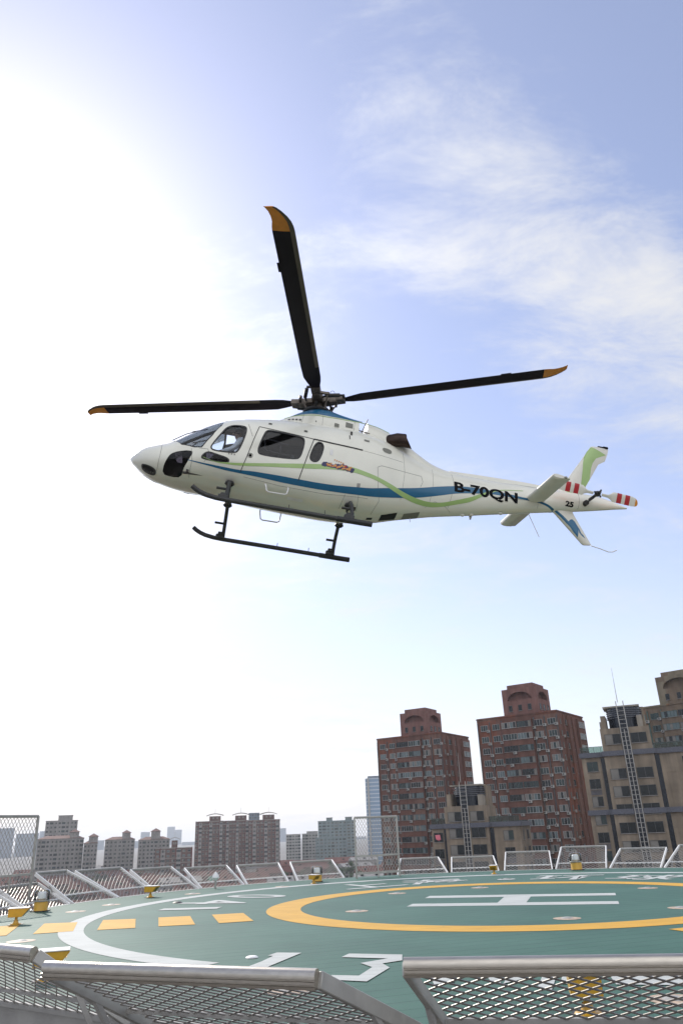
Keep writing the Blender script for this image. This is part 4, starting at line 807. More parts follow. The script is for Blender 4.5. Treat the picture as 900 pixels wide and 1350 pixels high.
# main rotor
psi, be, f1, f2 = -0.28515, 0.05547, -0.11662, 0.04251
RB = 5.415
mast = MB(); mast.tube([(0, 0, -.40), (0, 0, -.02)], .10, 18); mast.lathe([(.10, -.33), (.26, -.31), (.28, -.27), (.26, -.23), (.10, -.22)], 24); mast.lathe([(.0, .13), (.10, .12), (.15, .07), (.16, .03), (.15, -.02), (0, -.05)], 20); mast.build('rotor_mast', M['hub'], heli, 40)
for k in range(4):
    a = psi + k * math.pi / 2 + (.022 if k == 1 else 0); bb = be + f1 * math.cos(a) + f2 * math.sin(a)
    er = Vector((math.cos(bb) * math.cos(a), math.cos(bb) * math.sin(a), math.sin(bb))); ec = Vector((-math.sin(a), math.cos(a), 0)); en = er.cross(ec)
    tw = R_(6)
    def P_(r, c, n, tws=1.0):
        t = tw * tws * (1 - .9 * r / RB); c2, n2 = c * math.cos(t) - n * math.sin(t), c * math.sin(t) + n * math.cos(t)
        return er * r + ec * c2 + en * n2
    # planform: radius, leading edge, trailing edge
    plan = [(.50, .075, -.08), (.62, .10, -.11), (.78, .135, -.165), (.95, .152, -.215), (1.3, .155, -.225), (2.0, .155, -.225), (3.0, .155, -.225), (4.0, .155, -.225), (4.7, .155, -.225), (4.93, .153, -.225), (5.02, .145, -.215), (5.12, .12, -.195), (5.22, .07, -.20), (5.32, -.005, -.225), (5.39, -.075, -.265), (5.415, -.12, -.29)]
    mb = MB(); K = 10; prof = []
    for i in range(K + 1): u = (1 - math.cos(math.pi * i / K)) / 2; prof.append((u, .5 * .1 * (2.969 * math.sqrt(u) - 1.26 * u - 3.516 * u * u + 2.843 * u**3 - 1.036 * u**4)))
    loop = prof + [(u, -t) for u, t in reversed(prof[1:-1])]; n = len(loop); vs = []
    for r, le, te in plan:
        ch = le - te; thk = 1.25 if r > .9 else 1.9
        vs += [P_(r, le - u * ch, t * ch * thk) for u, t in loop]
    fs, ms = [], []
    for i in range(len(plan) - 1):
        for j in range(n):
            u = (loop[j][0] + loop[(j + 1) % n][0]) / 2; rm = (plan[i][0] + plan[i + 1][0]) / 2
            fs.append((i * n + j, (i + 1) * n + j, (i + 1) * n + (j + 1) % n, i * n + (j + 1) % n)); ms.append(1 if (u < .16 and rm > 1.2) else (2 if rm > 4.93 else 0))
    mb.add(vs, []); mb.f = fs; mb.m = ms; mb.add([vs[j] for j in range(n)], [tuple(range(n))], 0); mb.add([vs[-n + j] for j in range(n)], [tuple(range(n - 1, -1, -1))], 2)
    bl = mb.build('rotor_blade', [M['blade'], M['blade_edge'], M['orange']], heli, 35)
    q = MB()
    q.add([P_(4.0, -.21, .004), P_(4.22, -.21, .004), P_(4.22, -.262, .0), P_(4.0, -.262, .0), P_(4.0, -.21, -.006), P_(4.22, -.21, -.006), P_(4.22, -.262, -.004), P_(4.0, -.262, -.004)], [(0, 1, 2, 3), (7, 6, 5, 4), (0, 4, 5, 1), (1, 5, 6, 2), (2, 6, 7, 3), (3, 7, 4, 0)]); q.build('trim_tab', M['blade'], bl)
    g_ = MB()
    for (r0, r1, w_, h_) in ((.10, .26, .24, .12), (.24, .42, .17, .15), (.40, .60, .20, .11)):
        g_.bar(P_(r0, 0, 0), P_(r1, 0, 0), w_, h_, en)
    g_.tube([P_(.48, .0, -.07), P_(.48, 0, .09)], .035, 10); g_.tube([P_(.56, .05, -.07), P_(.56, .05, .08)], .02, 8); g_.tube([P_(.56, -.05, -.07), P_(.56, -.05, .08)], .02, 8)
    go = g_.build('blade_grip', M['hub'], heli); bevel_obj(go, .012, 1)
    g_ = MB(); g_.tube([P_(.50, -.20, .02), P_(.22, -.27, .02)], .045, 10); g_.tube([P_(.58, -.17, .02), P_(.50, -.20, .02)], .025, 8); g_.tube([P_(.22, -.27, .02), P_(.12, -.26, .0)], .025, 8); g_.bar(P_(.58, -.05, .02), P_(.58, -.19, .02), .05, .04); g_.build('lag_damper', M['hub_dark'], heli, 40)
    g_ = MB(); g_.bar(P_(.40, .05, 0), P_(.36, .26, -.02), .06, .05); g_.tube([P_(.36, .25, 0), Vector((math.cos(a + .75) * .27, math.sin(a + .75) * .27, -.27))], .018, 8); g_.lathe([(0, .035), (.035, .02), (.035, -.02), (0, -.035)], 10, P_(.36, .25, -.01)); g_.lathe([(0, .035), (.035, .02), (.035, -.02), (0, -.035)], 10, Vector((math.cos(a + .75) * .27, math.sin(a + .75) * .27, -.26))); g_.build('pitch_link', M['hub'], heli, 40)
    g_ = MB(); cc_ = P_(.34, -.12, .12); g_.tube([cc_ + er * .05 * math.cos(t) + en * .07 * math.sin(t) for t in np.linspace(-.6, 3.7, 12)], .005, 5); g_.build('hub_cable', M['hub_dark'], heli, 60)
g_ = MB(); g_.lathe([(.13, -.26), (.30, -.25), (.32, -.28), (.30, -.31), (.13, -.30)], 28)
for t in (.3, 2.4, 4.5): g_.tube([(.27 * math.cos(t), .27 * math.sin(t), -.30), (.30 * math.cos(t), .30 * math.sin(t), -.42)], .03, 8); g_.bar((.12 * math.cos(t + 1), .12 * math.sin(t + 1), -.05), (.30 * math.cos(t + 1), .30 * math.sin(t + 1), -.15), .04, .06); g_.bar((.30 * math.cos(t + 1), .30 * math.sin(t + 1), -.15), (.18 * math.cos(t + 1), .18 * math.sin(t + 1), -.27), .04, .05)
g_.build('swashplate', M['hub_dark'], heli, 40)
# tail rotor
HB = Vector((-6.315, .50, -1.305)); tdir = Vector((-.863, .02, -.068)).normalized(); tax = Vector((0, 1, 0)); tch = tax.cross(tdir).normalized()
g_ = MB(); g_.tube([(-6.315, .05, -1.30), HB], .035, 12); g_.tube([(-6.20, .06, -1.42), (-6.20, .22, -1.42)], .06, 12); g_.bar((-6.2, .2, -1.42), (-6.3, .34, -1.34), .03, .03); g_.lathe([(0, .06), (.05, .05), (.07, 0), (.05, -.05), (0, -.06)], 14, HB)
for t in range(3): v = tdir * math.cos(t * 2.1 + 1) + tch * math.sin(t * 2.1 + 1); g_.bar(HB + tax * .04, HB + v * .09 + tax * .05, .025, .03); g_.lathe([(0, .02), (.02, .014), (.02, -.014), (0, -.02)], 8, HB + v * .09 + tax * .05)
g_.tube([HB, HB + tax * .12], .03, 10); g_.build('tail_rotor_hub', M['hub_dark'], heli, 40)
for s in (1, -1):
    e_ = tdir * s; mb = MB(); pl = [(.10, .03, -.03), (.24, .035, -.035), (.30, .07, -.06), (.35, .115, -.10), (.44, .12, -.10), (.55, .12, -.10), (.63, .12, -.10), (.74, .12, -.10), (.80, .115, -.098), (.87, .095, -.09), (.92, .05, -.07), (.935, .0, -.04)]
    cols = [2, 2, 2, 0, 1, 0, 1, 1, 0, 3, 3]; cols = [0, 0, 0, 0, 1, 0, 1, 0, 0, 3, 3]
    vs = []; K = 8; prof = []
    for i in range(K + 1): u = (1 - math.cos(math.pi * i / K)) / 2; prof.append((u, .5 * .1 * (2.969 * math.sqrt(u) - 1.26 * u - 3.516 * u * u + 2.843 * u**3 - 1.036 * u**4)))
    loop = prof + [(u, -t) for u, t in reversed(prof[1:-1])]; n = len(loop)
    for r, le, te in pl:
        ch = le - te; vs += [HB + e_ * r + (tch * (le - u * ch) + tax * (t * ch * (1.3 if r > .3 else 5) + (le - u * ch - .01) * .25)) for u, t in loop]
    for i in range(len(pl) - 1): mb.add([], [], 0); mb.f += [(i * n + j, (i + 1) * n + j, (i + 1) * n + (j + 1) % n, i * n + (j + 1) % n) for j in range(n)]; mb.m += [cols[i]] * n
    mb.v = [tuple(v) for v in vs]; mb.f += [tuple(range(n)), tuple((len(pl) - 1) * n + j for j in range(n - 1, -1, -1))]; mb.m += [0, 3]
    mb.build('tail_rotor_blade', [M['white2'], M['red'], M['hub'], M['orange']], heli, 35)
# interior: floor, bulkhead, panel, seats, headliner
q = MB(); q.box((.75, 0, -2.40), (3.6, 1.1, .03)); q.build('cabin_floor', M['interior'], heli)
q = MB(); q.box((2.72, 0, -2.22), (.62, .05, .46)); q.box((2.46, 0, -2.15), (.05, 1.2, .5)); q.build('chin_light_block', M['interior'], heli)  # dark plates added to block sky light through the chin windows
q = MB(); q.box((-.72, 0, -1.65), (.04, 1.35, 1.45)); q.build('rear_bulkhead', M['interior'], heli)
q = MB(); q.prism([(2.40, -2.38), (2.28, -2.38), (2.22, -1.98), (2.16, -1.86), (2.55, -1.80), (2.66, -1.93)], -.52, .52, 'xz'); o = q.build('instrument_panel', M['interior'], heli); bevel_obj(o, .02, 1)
q = MB(); q.box((1.72, 0, -1.06), (.50, .20, .10)); q.build('overhead_panel', M['interior'], heli)
for (x, y) in ((1.52, .36), (1.52, -.36), (.15, .45), (.15, 0), (.15, -.45)):
    q = MB(); q.box((x + .02, y, -2.17), (.46, .42, .11)); q.prism([(x - .18, -2.16), (x - .28, -1.52), (x - .20, -1.50), (x - .08, -2.14)], y - .20, y + .20, 'xz'); q.box((x - .25, y, -1.42), (.09, .22, .18)); q.box((x, y, -2.30), (.3, .3, .2)); o = q.build('seat', M['seat'], heli); bevel_obj(o, .03, 2)
# stowed frame seen through the sliding door window
q = MB(); q.tube([(.55, .70, -1.50), (1.0, .70, -1.44), (1.04, .70, -1.48), (1.02, .70, -1.66), (.97, .70, -1.70), (.48, .70, -1.74)], .012, 6); q.tube([(.72, .70, -1.48), (.70, .70, -1.72)], .010, 6); q.box((.44, .68, -1.76), (.06, .05, .10)); q.build('stowed_frame', M['alu_light'], heli)

# pilot
def person(root_parent, pts, edges, radii, mats, cls, name, label):
    me = bpy.data.meshes.new(name); me.from_pydata(pts, edges, []); o = bpy.data.objects.new(name, me); COL.objects.link(o)
    md = o.modifiers.new('s', 'SKIN'); md.use_smooth_shade = True
    for i, r in enumerate(radii): me.skin_vertices[0].data[i].radius = r if isinstance(r, tuple) else (r, r)
    me.skin_vertices[0].data[0].use_root = True
    sb = o.modifiers.new('u', 'SUBSURF'); sb.levels = 2; sb.render_levels = 2
    bpy.context.view_layer.update(); m2 = bpy.data.meshes.new_from_object(o.evaluated_get(bpy.context.evaluated_depsgraph_get())); bpy.data.objects.remove(o)
    m2.materials.clear()
    for m in mats: m2.materials.append(m)
    for p in m2.polygons: p.material_index = cls(p.center); p.use_smooth = True
    return link(name, m2, root_parent)
skinm = mat('skin', (.48, .30, .22), .55, noise=.1, nscale=8); shirt = mat('shirt_white', (.72, .74, .78), .8, noise=.1, nscale=8, bump=.3, bscale=12); trous = mat('trousers_navy', (.02, .022, .035), .8); hair = mat('hair_black', (.012, .01, .01), .6)
px_, py_ = 1.60, .36
pp = [(px_ - .06, py_, -2.05), (px_ - .10, py_, -1.90), (px_ - .09, py_, -1.72), (px_ - .06, py_, -1.60), (px_ - .03, py_, -1.53), (px_ + .0, py_, -1.46), (px_ + .01, py_, -1.36),
      (px_ - .07, py_ + .17, -1.62), (px_ + .04, py_ + .21, -1.84), (px_ + .26, py_ + .16, -1.93), (px_ + .36, py_ + .12, -1.95), (px_ - .07, py_ - .17, -1.62), (px_ + .02, py_ - .21, -1.84), (px_ + .22, py_ - .16, -1.96), (px_ + .30, py_ - .10, -1.98),
      (px_ + .02, py_ + .09, -2.06), (px_ + .38, py_ + .12, -2.04), (px_ + .50, py_ + .12, -2.30), (px_ + .64, py_ + .12, -2.34), (px_ + .02, py_ - .09, -2.06), (px_ + .38, py_ - .12, -2.04), (px_ + .50, py_ - .12, -2.30), (px_ + .64, py_ - .12, -2.34)]
ed = [(0, 1), (1, 2), (2, 3), (3, 4), (4, 5), (5, 6), (3, 7), (7, 8), (8, 9), (9, 10), (3, 11), (11, 12), (12, 13), (13, 14), (0, 15), (15, 16), (16, 17), (17, 18), (0, 19), (19, 20), (20, 21), (21, 22)]
rd = [(.15, .12), (.15, .11), (.16, .12), (.12, .10), .055, .085, .085, .075, .055, .042, .036, .075, .055, .042, .036, .085, .065, .05, .045, .085, .065, .05, .045]
def cls(c):
    if c.z > -1.425: return 0
    if c.x > px_ + .27 and c.z > -1.88 and c.z < -1.73: return 0
    if c.z < -1.87: return 2
    return 1
pp = [(a, b, c + .13) for a, b, c in pp]
pil = person(None, pp, ed, rd, [skinm, shirt, trous], cls, 'person', '')
pil.matrix_world = heli.matrix_world.copy(); tag(pil, 'pilot in a white shirt seated behind the cockpit door window, hands on the controls', 'person')
q = MB(); q.lathe([(0, .045), (.06, .03), (.092, -.02), (.095, -.07), (.07, -.08)], 18, (px_ - .005, py_, (-1.310 + .13))); q.build('hair', hair, pil, 60)
q = MB()
for s in (1, -1): q.tube([(px_, py_ + s * .075, (-1.410 + .13)), (px_, py_ + s * .115, (-1.410 + .13))], .04, 12)
q.tube([(px_, py_ + .10 * math.cos(t), (-1.390 + .13) + .125 * math.sin(t)) for t in np.linspace(0, math.pi, 12)], .010, 6); q.tube([(px_, py_ + .11, (-1.430 + .13)), (px_ + .10, py_ + .06, (-1.460 + .13))], .006, 6); q.build('headset', M['rubber'], pil, 50)
q = MB()
for s in (1, -1): q.lathe([(0, .008), (.010, .004), (.010, -.004), (0, -.008)], 8, (px_ + .092, py_ + s * .032, (-1.400 + .13)))
q.build('eyes', M['black'], pil, 60)
q = MB(); q.tube([(px_ + .085, py_, (-1.390 + .13)), (px_ + .11, py_, (-1.425 + .13)), (px_ + .088, py_, (-1.435 + .13))], [.010, .016, .010], 8); q.build('nose', skinm, pil, 60)
for s, (hx, hy, hz_) in ((1, (px_ + .38, py_ + .11, (-1.955 + .13))), (-1, (px_ + .32, py_ - .09, (-1.985 + .13)))):
    q = MB()
    for f_ in range(4): q.tube([(hx, hy + (f_ - 1.5) * .018, hz_), (hx + .05, hy + (f_ - 1.5) * .019, hz_ + .005), (hx + .07 + .004 * (f_ in (1, 2)), hy + (f_ - 1.5) * .018, hz_ - .025)], [.010, .009, .007], 6)
    q.tube([(hx - .02, hy - s * .035, hz_), (hx + .02, hy - s * .05, hz_ - .01), (hx + .045, hy - s * .035, hz_ - .02)], [.012, .010, .008], 6); q.build('fingers', skinm, pil, 60)
q = MB(); q.tube([(px_ + .46, py_ + .10, -2.36), (px_ + .43, py_ + .10, -2.0), (px_ + .43, py_ + .10, -1.93)], [.012, .012, .02], 8); q.build('control_stick', M['rubber'], heli, 50)

# ================================================================== CITY
def wallmat(name, col, brick=False, noise=.18, patch=0.0, rough=.85, streak=.25):
    m = bpy.data.materials.new(name); m.use_nodes = True; t = m.node_tree; b = t.nodes['Principled BSDF']; n = t.nodes; l = t.links; b.inputs['Roughness'].default_value = rough; b.inputs['Specular IOR Level'].default_value = .15
    tc = n.new('ShaderNodeTexCoord'); nz = n.new('ShaderNodeTexNoise'); nz.inputs['Scale'].default_value = .35; nz.inputs['Detail'].default_value = 7; l.new(tc.outputs['Object'], nz.inputs['Vector'])
    mp = n.new('ShaderNodeMapping'); mp.inputs['Scale'].default_value = (1.3, 1.3, .08); l.new(tc.outputs['Object'], mp.inputs[0])
    ns = n.new('ShaderNodeTexNoise'); ns.inputs['Scale'].default_value = 1.0; ns.inputs['Detail'].default_value = 5; l.new(mp.outputs[0], ns.inputs['Vector'])
    r1 = n.new('ShaderNodeMapRange'); l.new(nz.outputs['Fac'], r1.inputs[0]); r1.inputs[1].default_value = .3; r1.inputs[2].default_value = .7; r1.inputs[3].default_value = 1 - noise; r1.inputs[4].default_value = 1 + noise * .5
    r2 = n.new('ShaderNodeMapRange'); l.new(ns.outputs['Fac'], r2.inputs[0]); r2.inputs[1].default_value = .35; r2.inputs[2].default_value = .65; r2.inputs[3].default_value = 1 - streak; r2.inputs[4].default_value = 1.0
    mu = n.new('ShaderNodeMath'); mu.operation = 'MULTIPLY'; l.new(r1.outputs[0], mu.inputs[0]); l.new(r2.outputs[0], mu.inputs[1])
    x = n.new('ShaderNodeVectorMath'); x.operation = 'SCALE'; l.new(mu.outputs[0], x.inputs['Scale'])
    if patch:
        mp3 = n.new('ShaderNodeMapping'); mp3.inputs['Scale'].default_value = (.22, .22, .17); l.new(tc.outputs['Object'], mp3.inputs[0])
        sn = n.new('ShaderNodeVectorMath'); sn.operation = 'FLOOR'; l.new(mp3.outputs[0], sn.inputs[0]); wn_ = n.new('ShaderNodeTexWhiteNoise'); l.new(sn.outputs[0], wn_.inputs['Vector'])
        rp = n.new('ShaderNodeValToRGB'); l.new(wn_.outputs['Value'], rp.inputs[0]); rp.color_ramp.interpolation = 'CONSTANT'
        e = rp.color_ramp.elements; e[0].color = (*col, 1); e[1].position = .72; e[1].color = (col[0] * 1.25, col[1] * 1.0, col[2] * .85, 1); k = e.new(.88); k.color = (col[0] * 1.2, col[1] * 1.35, col[2] * 1.35, 1)
        l.new(rp.outputs[0], x.inputs[0])
    else: x.inputs[0].default_value = col
    l.new(x.outputs[0], b.inputs['Base Color'])
    if brick:
        bt = n.new('ShaderNodeTexNoise'); bt.inputs['Scale'].default_value = 6; l.new(tc.outputs['Object'], bt.inputs['Vector']); bp = n.new('ShaderNodeBump'); bp.inputs['Strength'].default_value = .3; l.new(bt.outputs['Fac'], bp.inputs['Height']); l.new(bp.outputs[0], b.inputs['Normal'])
    return m
redwall = wallmat('red_brick_tile', (.165, .083, .062), brick=True, patch=1, streak=.3); redlight = wallmat('pale_red_render', (.20, .105, .088), patch=.0)
granite = wallmat('tan_granite', (.27, .22, .165), brick=True, noise=.3, streak=.3); graniteL = wallmat('pale_granite', (.33, .295, .245), brick=True, noise=.35)
cream = wallmat('cream_render', (.27, .255, .24)); whitew = wallmat('white_render', (.36, .35, .33)); brickw = wallmat('brown_brick', (.14, .082, .066), brick=True); palew = wallmat('pale_blue_tile', (.20, .25, .25)); hazew = wallmat('haze_tinted_tower', (.15, .18, .22)); pinkw = wallmat('pink_render', (.42, .27, .24))  # hazew has blue-grey distance haze mixed into its base colour
def winmat(name, col, rough=.12): return mat(name, col, rough, spec=.28, noise=.3, nscale=.6)
G = [winmat('window_glass_dark', (.010, .014, .016)), winmat('window_glass_teal', (.030, .048, .048)), winmat('window_glass_sky', (.12, .16, .165), .2), winmat('window_curtain', (.20, .19, .17), .5)]  # the pale pane colour stands in for reflected sky
frm = mat('window_frame_white', (.36, .36, .35), .5); frd = mat('window_frame_dark', (.06, .06, .06), .5); frg = mat('window_frame_green', (.04, .09, .075), .5)
acm = mat('ac_casing', (.36, .35, .32), .6, noise=.25, nscale=3); conc = mat('concrete_ledge', (.28, .26, .24), .85, noise=.25, nscale=1); bluetile = mat('blue_grey_tile', (.10, .105, .13), .6, noise=.4, nscale=5, bump=.6, bscale=8); darkglass = mat('dark_drum_glass', (.006, .010, .018), .15, spec=.3); railglass = glass('parapet_glass', tcol=(.45, .55, .52)); rooft = wallmat('terracotta_roof', (.16, .065, .05)); rooft2 = wallmat('brown_roof', (.20, .12, .10))
def window_mesh(w, h, panes, gi, frame, depth=.10, seed=0):
    """pane(s) set back inside a projecting frame, outward = -Y, origin at the centre of the wall face"""
    mb = MB(); t = .06; rr = random.Random(seed * 77 + 5)
    for z in (-h / 2 + t / 2, h / 2 - t / 2): mb.box((0, -depth / 2, z), (w, depth, t), mi=0)
    for i in range(panes + 1): x = -w / 2 + t / 2 + (w - t) * i / panes; mb.box((x, -depth / 2 + .005, 0), (t, depth - .012, h - 2 * t), mi=0)
    for i in range(panes):
        x = -w / 2 + t / 2 + (w - t) * (i + .5) / panes; gg = gi if rr.random() < .6 else rr.choice([0, 0, 1, 1, 2, 3]); mb.box((x, -.02, 0), ((w - t) / panes - t, .03, h - 2 * t), mi=1 + gg)
    mb.box((0, -depth / 2 - .05, -h / 2 - .04), (w + .15, depth + .12, .07), mi=5)
    return mb.mesh('window', [frame] + G + [conc])
WM = {}
def wmesh(w, h, panes, gi, frame, seed):
    k = (round(w, 2), round(h, 2), panes, gi, frame.name, seed)
    if k not in WM: WM[k] = window_mesh(w, h, panes, gi, frame, seed=seed)
    return WM[k]
def ac_mesh():
    mb = MB(); mb.box((0, -.22, 0), (.85, .38, .62), mi=0); mb.lathe([(0, 0), (.22, 0)], 12, (0, 0, 0), mi=1)
    n = len(mb.v); 
    for i in range(n - 24, n): v = mb.v[i]; mb.v[i] = (v[0] - .1, -.425, v[1])
    mb.box((0, -.2, -.34), (.95, .42, .05), mi=1); return mb.mesh('air_conditioner', [acm, frd])
ACM = ac_mesh()
class Face:
    """a facade: origin at its left end seen from outside, direction e along it, outward normal n"""
    def __init__(s, o, e): s.o = Vector(o); s.e = Vector(e).normalized(); s.n = Vector((s.e.y, -s.e.x, 0)); s.rz = math.atan2(s.e.y, s.e.x)
    def p(s, u, z, out=0.0): return Vector((s.o.x + s.e.x * u + s.n.x * out, s.o.y + s.e.y * u + s.n.y * out, z))
LIM = {}
def put(parent, me, face, u, z, out=0.012, name=None):
    k = (parent.name, me.name.split('.')[0]); LIM[k] = LIM.get(k, 0) + 1
    if LIM[k] > 100: LIM.setdefault(('rest',) + k, []).append((me, face.p(u, z, out) - parent.location, face.rz)); return
    o = link(name or me.name.split('.')[0], me, parent, face.p(u, z, out) - parent.location, (0, 0, face.rz))
def flush_rest():
    for k in [k for k in LIM if k[0] == 'rest']:
        par = bpy.data.objects[k[1]]; V_, F_, MI, mats = [], [], [], []
        for me, loc, rz in LIM[k]:
            off = len(V_); rm = Matrix.Rotation(rz, 3, 'Z'); V_ += [tuple(rm @ v.co + loc) for v in me.vertices]; mp_ = []
            for m in me.materials:
                if m not in mats: mats.append(m)
                mp_.append(mats.index(m))
            for pl in me.polygons: F_.append(tuple(i + off for i in pl.vertices)); MI.append(mp_[pl.material_index])
        me = bpy.data.meshes.new(k[2] + 's'); me.from_pydata(V_, [], F_); [me.materials.append(m) for m in mats]; me.polygons.foreach_set('material_index', MI)
        o = link(k[2] + 's', me, par); o['kind'] = 'stuff'
def block(parent, face, u0, u1, d0, d1, z0, z1, m, name='wall', extra=None):
    """box in facade coordinates: u along, d depth inward"""
    mb = MB(); o = parent.location
    q = [face.p(u, 0, -d) - o for u, d in ((u0, d0), (u1, d0), (u1, d1), (u0, d1))]
    mb.prism([(v.x, v.y) for v in q], z0 - o.z, z1 - o.z, 'xy')
    return mb.build(name, m, parent)
def red_tower(corner, e1, ztop, label, L1=22.0, L2=19.0, zmin=-14, hue=redwall, frame=frm, seedb=0, floors_from=0, step=True, crown_s=(4.3, 13.6), left_drop=0.0, green=False):
    """corner: nearest vertical edge; e1 points from the corner to the LEFT end of the front"""
    rr = random.Random(seedb); c = Vector((corner[0], corner[1], GZ)); root = empty('apartment_tower', c); tag(root, label, 'apartment tower', 'dark red apartment towers')
    e = Vector((e1[0], e1[1], 0)).normalized(); front = Face(c + e * L1, -e); side = Face(c, Vector((front.n.x, front.n.y, 0)) * -1)
    fh = 2.9; zw = ztop - 2.6
    block(root, front, 0, L1, .0, L2, GZ, ztop, hue)
    # front: columns of single windows left and right, projecting glazed balconies between
    U = lambda f: f / 22.0 * L1
    k = 0; z = zw
    o = root.location
    for uu in (U(.2), U(3.6), U(7.0), U(15.8), U(18.6), U(21.8)):
        a = front.p(uu, (zmin + ztop - 1.2) / 2, .12); strips = MB(); strips.box(a - o, (.22, .22, ztop - 1.2 - zmin), Matrix.Rotation(front.rz, 3, 'Z')); strips.build('downpipe', frd if not green else frg, root)
    bay = MB(); bay.prism([((front.p(u, 0, dd) - o).x, (front.p(u, 0, dd) - o).y) for u, dd in ((U(7.2), .0), (U(7.2), .9), (U(15.4), .9), (U(15.4), 0))], zmin - 3 - GZ, ztop - 1.6 - GZ, 'xy'); bay.build('balcony_bay', hue, root)
    bayface = Face(front.p(0, 0, .9), front.e)
    while z > zmin:
        for u in (U(2.0), U(5.3)): put(root, wmesh(2.0, 1.45, 3, rr.choice([0, 1, 1, 2]), frame, rr.randrange(3)), front, u, z)
        for u in (U(16.9), U(20.4)): put(root, wmesh(2.1, 1.5, 3, rr.choice([0, 1, 1, 2]), frame, rr.randrange(3)), front, u, z)
        put(root, wmesh(3.9, 1.45, 5, rr.choice([0, 0, 1, 2]), rr.choice([frame, frd]), rr.randrange(4)), bayface, U(9.25), z); put(root, wmesh(3.9, 1.45, 5, rr.choice([0, 1, 1, 2]), rr.choice([frame, frd]), rr.randrange(4)), bayface, U(13.35), z)
        for u in (U(3.4), U(6.6), U(15.9), U(18.4), U(21.6)):
            if rr.random() < .72: put(root, ACM, front if u > U(15.6) or u < U(7) else bayface, u + rr.uniform(-.3, .3), z - rr.uniform(.7, 1.2))
        if rr.random() < .6: put(root, ACM, bayface, rr.uniform(U(8), U(15)), z - 1.05)
        # side facade
        put(root, wmesh(.7, 1.3, 1, 0, frd, 0), side, 1.7, z); put(root, wmesh(2.2, 1.4, 3, rr.choice([0, 1]), frd, rr.randrange(2)), side, 5.0, z); put(root, wmesh(.9, 1.4, 1, 0, frd, 0), side, 8.6, z)
        put(root, wmesh(4.2, 1.5, 5, rr.choice([0, 1, 2]), frame, rr.randrange(4)), side, L2 - 3.4, z, .62)
        if rr.random() < .7: put(root, ACM, side, 3.2, z - .7)
        z -= fh
    pil = MB()
    for u, w_, d_ in ((3.3, .5, .5), (7.0, 1.6, .5), (10.6, 1.8, .35)):
        v = [side.p(uu, 0, dd) - o for uu, dd in ((u - w_ / 2, 0), (u - w_ / 2, d_), (u + w_ / 2, d_), (u + w_ / 2, 0))]; pil.prism([(q.x, q.y) for q in v], zmin - 3 - GZ, ztop - .9 - GZ, 'xy')
    v = [side.p(uu, 0, dd) - o for uu, dd in ((L2 - 6, 0), (L2 - 6, .6), (L2 - .6, .6), (L2 - .6, 0))]; pil.prism([(q.x, q.y) for q in v], zmin - 3 - GZ, ztop - 1.2 - GZ, 'xy'); pil.build('pilaster', hue, root)
    par = MB()
    for z_, h_ in ((ztop - .25, .3),):
        for f, l0, l1 in ((front, -.1, L1 + .1), (side, -.1, L2 + .1)): a, b = f.p(l0, z_, .06) - o, f.p(l1, z_, .06) - o; par.bar(a, b, .25, h_)
    par.build('parapet_coping', hue, root)
    # crown with arched openings
    s0, s1 = crown_s; d0, d1 = .4, 9.6; zt = ztop + 6.6
    cf = Face(front.p(L1 - s1, 0, -d0), front.e); W_ = s1 - s0; sf = Face(front.p(L1 - s0, 0, -d0), side.e); D_ = d1 - d0
    crown = block(root, cf, 0, W_, 0, D_, ztop - .5, zt, redlight if not green else hue, 'crown')
    cb = block(root, cf, 1.3, W_ - .9, .8, D_ - .8, zt, zt + 1.1, redlight if not green else hue, 'crown_roof')
    cutter = MB()
    def arch(face, L_, out):
        n = 14; r = L_ * .36; mb_ = MB(); vs = []
        for dd in (.3, -1.4):
            vs += [face.p(L_ / 2 - r * math.cos(math.pi * i / n), zt - 3.0 + r * .62 * math.sin(math.pi * i / n), dd) - o for i in range(n + 1)]
        m_ = n + 1; mb_.add(vs, [tuple(range(m_)), tuple(range(2 * m_ - 1, m_ - 1, -1))] + [(i, i + m_, (i + 1) % m_ + m_, (i + 1) % m_) for i in range(m_)]); return mb_
    bpy.context.view_layer.update()
    for fc, L_ in ((cf, W_), (sf, D_)):
        a_ = arch(fc, L_, 1); bobj = a_.build('tmp_c', frd); bobj.location = root.location
        md = crown.modifiers.new('b', 'BOOLEAN'); md.operation = 'DIFFERENCE'; md.object = bobj; md.solver = 'EXACT'; bpy.context.view_layer.update()
        me = bpy.data.meshes.new_from_object(crown.evaluated_get(bpy.context.evaluated_depsgraph_get())); crown.modifiers.clear(); crown.data = me; bpy.data.objects.remove(bobj)
        for i in range(3): put(root, wmesh(.95, 1.5, 1, 0, frd, 1), fc, L_ * (.22 + .28 * i), ztop + 1.6)
    return root
red_tower((26.6, 226.7), (-.84, .54), 27.4, 'dark red apartment tower left of centre with a stepped crown and arched openings', seedb=3)
red_tower((51.7, 191.4), (-.82, .57), 27.6, 'tallest dark red apartment tower in the middle with an arched crown', seedb=5, crown_s=(4.9, 14.2))
e3 = Vector((-.72, .69, 0)).normalized(); c3 = Vector((76, 188, 0)) - e3 * 15.2
red_tower((c3.x, c3.y), e3, 27.3, 'pink and olive apartment tower cut by the right edge with green windows', seedb=9, crown_s=(4.9, 15.0), hue=wallmat('olive_pink_render', (.20, .15, .105), patch=1), green=True, frame=frg)

